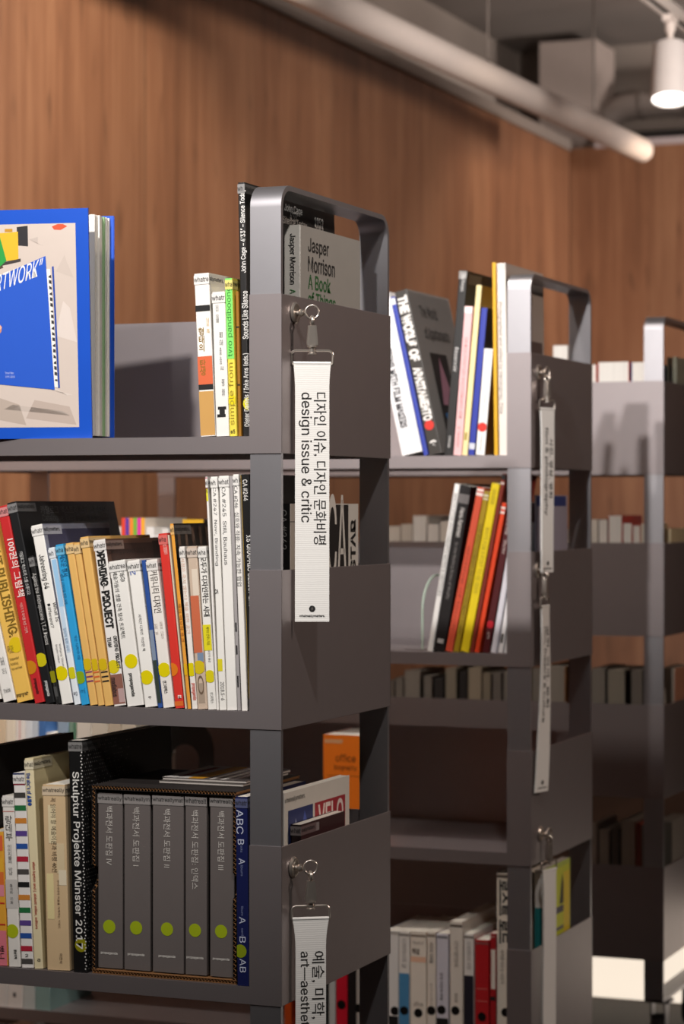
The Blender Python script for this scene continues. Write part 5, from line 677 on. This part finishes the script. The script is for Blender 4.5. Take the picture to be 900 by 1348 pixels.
# ------------------------------------------------------------------ corrugated slipcase round the grey volumes, magazines lying on it
SX0, SX1 = None, None
for r in BOOKS:
    if r['label'].startswith('grey volume at the left end'): SX0 = r['x']-.0052
    if r['label'].startswith('grey volume at the right end'): SX1 = r['x']+r['w']+.0052
    if r['label'].startswith('grey volume at the left end'): SH = r['h']+.0062
SY = 2.481+.006; SZ = shelf_z(3)+.0003; SD = .185; HH = SH+.0085
sc = empty('slipcase', 'brown corrugated cardboard slipcase holding the five grey volumes', 'slipcase', (SX0, SY, SZ))
KR = paint('#8a6038', .85, 0, .12, 120); KD = paint('#1d1512', .8)
SWd = SX1-SX0
def flute(u0, u1, thick, f3, n):
    """zigzag paper between two liners; u along, w across the board, extruded over the depth"""
    bm = bmesh.new(); t = .0004
    pts = [(u0+(u1-u0)*i/n, .0006 if i % 2 else thick-.0006) for i in range(n+1)]
    for (a, wa), (b, wb) in zip(pts, pts[1:]):
        prism(bm, [(a, wa-t/2), (b, wb-t/2), (b, wb+t/2), (a, wa+t/2)], f3, SD)
    return bm
def board_part(name, f3, u0, u1, thick, n, mat_out):
    bm = bmesh.new()
    for w0, w1 in ((0, .0005), (thick-.0005, thick)):
        prism(bm, [(u0, w0), (u1, w0), (u1, w1), (u0, w1)], f3, SD)
    bmesh.ops.recalc_face_normals(bm, faces=bm.faces[:])
    p = link_mesh(name, bm, mat_out, sc)
    link_mesh('fluting', flute(u0, u1, thick, f3, n), KR, p)
TH = .0046
board_part('bottom_board', lambda u, v, q: Vector((u, q, v)), 0, SWd, TH, 90, KR)
board_part('top_board', lambda u, v, q: Vector((u, q, HH-TH+v)), 0, SWd, TH, 90, KD)
for x0 in (0, SWd-TH):
    zn0, zn1 = HH*.44, HH*.58
    bm = bmesh.new(); 
    for w0, w1 in ((0, .0005), (TH-.0005, TH)):
        arc = [(.014*math.sin(PI*k/10), zn0+(zn1-zn0)*k/10) for k in range(11)]
        prism(bm, [(0, TH)]+arc+[(0, HH-TH), (SD, HH-TH), (SD, TH)], lambda u, v, q, w0=w0: Vector((x0+w0+q, u, v)), .0005)
    bmesh.ops.recalc_face_normals(bm, faces=bm.faces[:])
    p = link_mesh('side_board', bm, KD, sc)
    bm = bmesh.new(); n = 80
    for i in range(n):
        z0 = TH+(HH-2*TH)*i/n; z1 = TH+(HH-2*TH)*(i+1)/n; zm = (z0+z1)/2
        y0 = .014*math.sin(PI*(zm-zn0)/(zn1-zn0)) if zn0 < zm < zn1 else 0
        a, b = (.0006, TH-.0006) if i % 2 else (TH-.0006, .0006)
        prism(bm, [(a-.0002, z0), (b-.0002, z1), (b+.0002, z1), (a+.0002, z0)], lambda u, v, q: Vector((x0+u, y0+q, v)), SD-y0)
    link_mesh('fluting', bm, KR, p)
bm = bmesh.new(); box(bm, TH, SWd-TH, SD-.002, SD, TH, HH-TH); link_mesh('rear_board', bm, KD, sc)
def flat_mag(label, x0, x1, y0, y1, z, t, col, art_, rz):
    r = empty('magazine', label, 'magazine', (x0, y0, z), (0, 0, rz), 'magazines lying on the slipcase')
    w, d = x1-x0, y1-y0
    bm = bmesh.new(); box(bm, 0, w, 0, d, t-.0006, t); box(bm, 0, w, 0, d, 0, .0006)
    c = link_mesh('cover', bm, paint(col, .25), r)
    bm = bmesh.new(); box(bm, .0005, w-.0005, .0005, d-.0005, .0006, t-.0006); link_mesh('page_block', bm, paper('#d8d0c8'), r)
    if art_:
        bm = bmesh.new(); s2 = Slots()
        for (a0, a1, b0, b1, cc) in art_: poly(bm, [(a0*w, b0*d, t+.0003), (a1*w, b0*d, t+.0003), (a1*w, b1*d, t+.0003), (a0*w, b1*d, t+.0003)], s2(cc))
        link_mesh('printed_cover', bm, s2.m, c)
zt = SZ+HH+.0003
flat_mag('lower magazine lying flat on the corrugated slipcase', SX0+.064, SX1-.012, SY+.045, SY+.178, zt, .003, '#6e6762', [], 0)
flat_mag('upper magazine with red and yellow cover lying flat on the slipcase', SX0+.066, SX1-.010, SY+.050, SY+.18, zt+.0033, .003, '#6f6865', [(0, .3, 0, 1, '#d8d2cc'), (.12, .2, .1, .9, '#c03a28'), (.3, .48, 0, 1, '#d89a20'), (.55, .6, 0, 1, '#c8c4c0'), (.68, .74, 0, 1, '#d0ccc8'), (.85, .98, 0, 1, '#4a4442')], 0)

# ------------------------------------------------------------------ bookends
def bookend(label, x, y, z, w, h, mat, wire=False):
    r = empty('bookend', label, 'bookend', (x, y, z))
    bm = bmesh.new()
    if wire:
        pts = [(-w/2, 0, .002)]+[(-w/2*math.cos(PI*k/16), 0, h-w/2*.8+w/2*.8*math.sin(PI*k/16)) for k in range(17)]+[(w/2, 0, .002)]
        tube(bm, [(p[1], p[0], p[2]) for p in pts], .0022, 8); link_mesh('arch', bm, mat, r, True)
    else:
        out = [(-w/2, 0)]+[(-w/2*math.cos(PI*k/16), h-w/2+w/2*math.sin(PI*k/16)) for k in range(17)]+[(w/2, 0)]
        inn = [(w*.24, h*.30)]+[(w*.24*math.cos(PI*k/12), h*.62+w*.24*math.sin(PI*k/12)) for k in range(13)]+[(-w*.24, h*.30)]
        for s in (0, .002):
            pass
        a = out; b = inn[::-1]
        f3 = lambda u, v, q: Vector((u, q, v))
        # plate with a round-headed opening, as two halves
        L_ = [(-w/2, 0)]+[(-w/2*math.cos(PI*k/16), h-w/2+w/2*math.sin(PI*k/16)) for k in range(9)]+[(-w*.24*math.cos(PI*k/12), h*.62+w*.24*math.sin(PI*k/12)) for k in range(6, -1, -1)]+[(-w*.24, h*.30), (0, h*.30), (0, 0)]
        prism(bm, L_, f3, .0015); prism(bm, [(-u, v) for u, v in L_][::-1], f3, .0015)
        link_mesh('plate', bm, mat, r)
    bm = bmesh.new(); box(bm, -w/2, w/2, 0, .10, 0, .0012) if not wire else box(bm, -.03, 0, -w/2, w/2, 0, .0012); link_mesh('foot', bm, METAL if wire else mat, r)
bookend('black metal bookend with a round opening beside the cream spines on the third tray', -1.745, 3.66, shelf_z(3)+.0003, .105, .185, paint('#121010', .4))
bookend('pale green wire bookend at the left of the leaning red and yellow row', -1.3087, 3.69, shelf_z(2)+.0003, .14, .118, paint('#9fb0a4', .4), True)

# ------------------------------------------------------------------ hanging cloth tags: ring mount, snap hook, wire loop, printed strap
TAPE = paint('#e6e4e0', .75, 0, .03, 300)
nt = TAPE.node_tree; wv = nt.nodes.new('ShaderNodeTexWave'); wv.bands_direction = 'Z'; wv.inputs['Scale'].default_value = 130; wv.inputs['Distortion'].default_value = 1.2
tc = nt.nodes.new('ShaderNodeTexCoord'); nt.links.new(tc.outputs['Object'], wv.inputs['Vector'])
bp = nt.nodes.new('ShaderNodeBump'); bp.inputs['Strength'].default_value = .16; bp.inputs['Distance'].default_value = .0006
nt.links.new(wv.outputs['Fac'], bp.inputs['Height']); nt.links.new(bp.outputs[0], nt.nodes['Principled BSDF'].inputs['Normal'])
def lanyard(label, X, Y, Z, b0, b1, lines, length=.291, width=.0386, sway=0.0, flare=.004, hook=.041):
    root = empty('hanging_tag', label, 'hanging tag', (X, Y, Z), group='cloth tags hanging from the carts')
    def wv(b): return Vector((math.sin(b), math.cos(b), 0))
    def nv(b): return Vector((math.cos(b), -math.sin(b), 0))
    b0, b1 = math.radians(b0), math.radians(b1)
    w0 = wv(b0)
    bm = bmesh.new()                                # cup on the panel with a stem and ball
    lathe(bm, [(.0118, 0), (.0122, .0016), (.0105, .0034), (.0068, .0038), (.0050, .0030), (.0026, .0036), (.0026, .0062), (.0040, .0074), (.0044, .0094), (.0032, .0112), (.0010, .0120)], Matrix.Rotation(PI/2, 4, 'Y'), 28)
    mount = link_mesh('ring_mount', bm, CHROME, root, True)
    rc = Vector((.0142 if b0 > .6 else .0112, 0, .0006))+w0*.0070
    bm = bmesh.new(); tube(bm, [rc+w0*.0076*math.cos(a*PI/16)+Vector((0, 0, .0076*math.sin(a*PI/16))) for a in range(32)], .00125, 10, True)
    link_mesh('ring', bm, CHROME, mount, True)
    top = rc+Vector((0, 0, -.0076))
    n0 = nv(b0)
    bm = bmesh.new()                                # hook: eye over the ring, tapered body, swivel
    tube(bm, [top+n0*.0044*math.cos(a*PI/8)+Vector((0, 0, -.0022+.0044*math.sin(a*PI/8))) for a in range(16)], .0021, 10, True)
    hb = Matrix.Identity(4)
    def fr3(u, v, q): return top+w0*u+n0*q+Vector((0, 0, v))
    k = hook/.041
    for (q0, q1, s) in ((-.0032, .0032, 1.0), (.0032, .0038, .72)):
        pts = [(-.0044*s, -.0075*k), (.0044*s, -.0075*k), (.0064*s, -.0275*k), (.0060*s, -.0300*k), (-.0060*s, -.0300*k), (-.0064*s, -.0275*k)]
        prism(bm, pts, lambda u, v, q: fr3(u, v, q0+q), q1-q0)
    bmesh.ops.recalc_face_normals(bm, faces=bm.faces[:])
    link_mesh('snap_hook', bm, CHROME, root, True)
    zs = -.0300*k
    bm = bmesh.new(); lathe(bm, [(.0058, -.0002), (.0058, -.0020), (.0036, -.0030), (.0036, -.0080), (.0048, -.0086), (.0048, -.0102), (.0020, -.0106)], Matrix.Translation(top+Vector((0, 0, zs))), 18)
    bmesh.ops.recalc_face_normals(bm, faces=bm.faces[:])
    link_mesh('swivel', bm, CHROME, root, True)
    lt = top+Vector((0, 0, zs-.0058)); hw = width/2+.0042; lh = .0165
    lp = []
    for cu, cv, a0 in ((hw-.005, -.005, 0), (-hw+.005, -.005, PI/2), (-hw+.003, -lh+.003, PI), (hw-.003, -lh+.003, 1.5*PI)):
        rr = .005 if cv > -.006 else .003
        for i in range(6):
            a = a0+PI/2*i/5; lp.append(lt+w0*(cu+rr*math.cos(a))+Vector((0, 0, cv+rr*math.sin(a))))
    bm = bmesh.new(); tube(bm, lp, .00135, 8, True); link_mesh('wire_loop', bm, CHROME, root, True)
    st = lt+Vector((0, 0, -lh+.0018))
    def P(u, v, e):                                  # strap surface: u -.5...5 across, v 0..1 downwards, e outwards
        s = v*v*(3-2*v); b = b0+(b1-b0)*s
        wd = width+flare*max(0, 1-v*9)**2
        return st+wv(b)*(u*wd+sway*v**3)+nv(b)*(e+.0012*math.sin(v*5)*(1-v))+Vector((0, 0, -v*length))
    NU, NV = 6, 48
    bm = bmesh.new()
    def sheet(e0, e1):
        g = [[[bm.verts.new(P(i/NU-.5, j/NV, e)) for i in range(NU+1)] for j in range(NV+1)] for e in (e0, e1)]
        for j in range(NV):
            for i in range(NU):
                bm.faces.new([g[1][j][i], g[1][j][i+1], g[1][j+1][i+1], g[1][j+1][i]]); bm.faces.new([g[0][j][i], g[0][j+1][i], g[0][j+1][i+1], g[0][j][i+1]])
            for i in (0, NU): bm.faces.new([g[0][j][i], g[1][j][i], g[1][j+1][i], g[0][j+1][i]])
        for j in (0, NV):
            for i in range(NU): bm.faces.new([g[0][j][i], g[1][j][i], g[1][j][i+1], g[0][j][i+1]])
        return g
    sheet(.0004, .0014); sheet(-.0014, -.0004)
    for i in range(0):
        pass
    tube(bm, [P(u, 0, 0)+Vector((0, 0, .0004)) for u in (-.5, -.25, 0, .25, .5)], .0020, 10)   # the fold round the wire
    bmesh.ops.recalc_face_normals(bm, faces=bm.faces[:])
    ex = .0017
    for (s, v0, v1, u, size, bold) in lines:
        put_text(bm, s, lambda a, b: P((u+(b-.5)*size)/width, (v0+a*(v1-v0))/length, ex), 1, bold)
    vd = 1-.0145/length
    poly(bm, [P(.0036*math.cos(k*PI/12)/width, vd+.0036*math.sin(k*PI/12)/length, ex) for k in range(24)], 1)
    poly(bm, [P(.0012*math.cos(k*PI/3)/width, vd+.0018*math.sin(k*PI/3)/length, ex+.0002) for k in range(6)], 2)
    put_text(bm, 'whatreallymatters.', lambda a, b: P((-.0145+a*.029)/width, 1-(.0045+b*.0034)/length, ex), 1, .02)
    link_mesh('strap', bm, [TAPE, ink('#171514'), ink('#55504c')], root, True)
X1, X2 = CARTS[1][0]+.0003, CARTS[2][0]+.0003
lanyard('white cloth tag about design and critique on the nearest cart’s top end panel', X1, 2.517, 1.2663, 60, 66, [('디자인 이슈, 디자인 문화비평', .0325, .2040, .0085, .0150, .004), ('design issue & critic', .0325, .1790, -.0080, .0150, .004)], .291)
lanyard('white cloth tag about art on the nearest cart’s lower end panel', X1, 2.5127, .6405, 58, 58, [('예술, 미학, 기타', .036, .150, .0080, .0150, .004), ('art—aesthetics, etc.', .036, .172, -.0075, .0130, .004)], .30, .0345, flare=.007)
lanyard('narrow-looking cloth tag about film and photography on the middle cart’s top end panel', X2, 3.6201, 1.2562, 13, 10, [('사진, 영상, 영화', .045, .140, .0085, .0120, .01), ('film & photography', .028, .166, -.0060, .0120, .01)], .255, flare=.004)
lanyard('edge-on curling cloth tag on the middle cart’s second end panel', X2, 3.6141, .9482, -1, 13, [('영화, 연극, 문화', .03, .16, .0075, .012, .008), ('film, theatre & culture', .03, .18, -.0065, .012, .008)], .288, sway=-.012)
lanyard('cloth tag with tangled metal hook on the middle cart’s third end panel', X2, 3.6302, .5343, 13, 14, [], .30)

# ------------------------------------------------------------------ ceiling fittings
pa, pb = Vector((-2.124, 8.09, EYE+1.215)), Vector((-2.124-.028*5.6, 8.09-5.6, EYE+1.215))
root = empty('hanging_tube', 'long white round tube hanging by wires along the wooden wall', 'hanging tube', tuple(pa))
WHITE = paint('#e2d8d2', .5)
bm = bmesh.new(); d_ = (pb-pa).normalized()
tube(bm, [Vector((0, 0, 0))+d_*s for s in (-.012, -.010, -.004, .003)]+[d_*s for s in (.4, 1.2, 2.4, 4, 5.6)], [.026, .033, .0385, .0405]+[.0405]*5, 28)
body = link_mesh('tube_body', bm, WHITE, root, True)
for s in (.55, 1.55, 3.4):
    p = d_*s
    bm = bmesh.new(); tube(bm, [p+Vector((0, 0, .04)), p+Vector((0, 0, CEIL-pa.z))], .0035, 8)
    wv_ = link_mesh('hanging_wire', bm, paint('#8d847e', .5), root, True)
    bm = bmesh.new(); lathe(bm, [(.010, .036), (.010, .046), (.004, .052)], Matrix.Translation(p), 14); link_mesh('clamp', bm, paint('#6b625c', .5), wv_, True)
# track with its spot lamp
TX = -1.5926
root = empty('lighting_track', 'white ceiling track with a black slot above the spot lamp', 'lighting track', (TX, 5.8, EYE+1.315))
bm = bmesh.new()
for x0, x1 in ((-.02, -.012), (.012, .02)): box(bm, x0, x1, -1.5, 3.0, -.004, .03)
box(bm, -.02, .02, -1.5, 3.0, .026, .032)
link_mesh('rail', bm, paint('#cfc6c0', .5), root)
bm = bmesh.new(); box(bm, -.0119, .0119, -1.5, 3.0, .004, .025); link_mesh('slot', bm, paint('#0d0b0a', .7), root)
for y in (-1.2, 2.7):
    bm = bmesh.new(); tube(bm, [(0, y, .032), (0, y, CEIL-EYE-1.315)], .004, 8); link_mesh('hanger', bm, paint('#8d847e', .5), root)
LY = 6.3633
root = empty('spot_lamp', 'white cylindrical spot lamp hanging from the track, lit', 'spot lamp', (TX, LY, EYE+1.30))
bm = bmesh.new(); box(bm, -.012, .012, -.04, .04, -.006, .012); tube(bm, [(0, 0, -.004), (0, 0, -.03)], .014, 14); link_mesh('track_adapter', bm, WHITE, root)
bm = bmesh.new(); tube(bm, [(0, 0, -.02), (0, 0, -.085)], .009, 12); link_mesh('stem', bm, WHITE, root, True)
Mx = Matrix.Translation((0, 0, -.065)) @ Matrix.Rotation(math.radians(-4), 4, 'Y') @ Matrix.Rotation(math.radians(-15), 4, 'X')
bm = bmesh.new()
lathe(bm, [(.040, 0), (.046, -.004), (.052, -.157), (.0515, -.160), (.049, -.160), (.048, -.152), (.046, -.06), (.01, -.055)], Mx, 36)
bmesh.ops.recalc_face_normals(bm, faces=bm.faces[:])
head = link_mesh('lamp_head', bm, paint('#d9d4d2', .45), root, True)
bm = bmesh.new(); lathe(bm, [(.0478, -.155), (.0478, -.1535)], Mx, 36); link_mesh('lens', bm, emit('lamp_glow', (1, .95, .88), 4.0), head)
bm = bmesh.new(); lathe(bm, [(.006, 0), (.006, .004), (.002, .005)], Matrix.Translation((-.03, -.036, -.088)) @ Matrix.Rotation(PI/2, 4, 'X'), 12); link_mesh('pivot_screw', bm, CHROME, head, True)
# round duct with elbow above the back wall
root = empty('air_duct', 'grey round duct with an elbow above the wooden back wall', 'duct', (-2.62, WY+.36, EYE+1.60))
bm = bmesh.new()
pts = [(0, 0, -.35), (0, 0, -.16)]+[(.14-.14*math.cos(a*PI/16), 0, -.16+.14*math.sin(a*PI/16)) for a in range(1, 9)]+[(.6, 0, -.02), (1.8, 0, -.02), (3.5, 0, -.02)]
tube(bm, pts, .052, 24); link_mesh('duct_pipe', bm, paint('#a79c96', .5), root, True)
for x in (.16, .34):
    bm = bmesh.new(); lathe(bm, [(.054, 0), (.057, .004), (.057, .02), (.054, .024)], Matrix.Translation((x, 0, -.02)) @ Matrix.Rotation(PI/2, 4, 'Y'), 24); link_mesh('joint_collar', bm, paint('#8f857f', .5), root, True)
# low glowing plinth on the floor behind the farthest cart
root = empty('light_plinth', 'low glowing cream plinth on the floor behind the farthest cart', 'light box', (-2.4, 4.975, 0))
bm = bmesh.new(); bbox(bm, 0, 1.9, .012, .5, .0, .225, .004); link_mesh('plinth_body', bm, paint('#2a201a', .6), root)
bm = bmesh.new(); box(bm, .004, 1.896, 0, .012, .003, .215); link_mesh('light_panel', bm, emit('panel_glow', (1, .86, .70), 1.0), root)
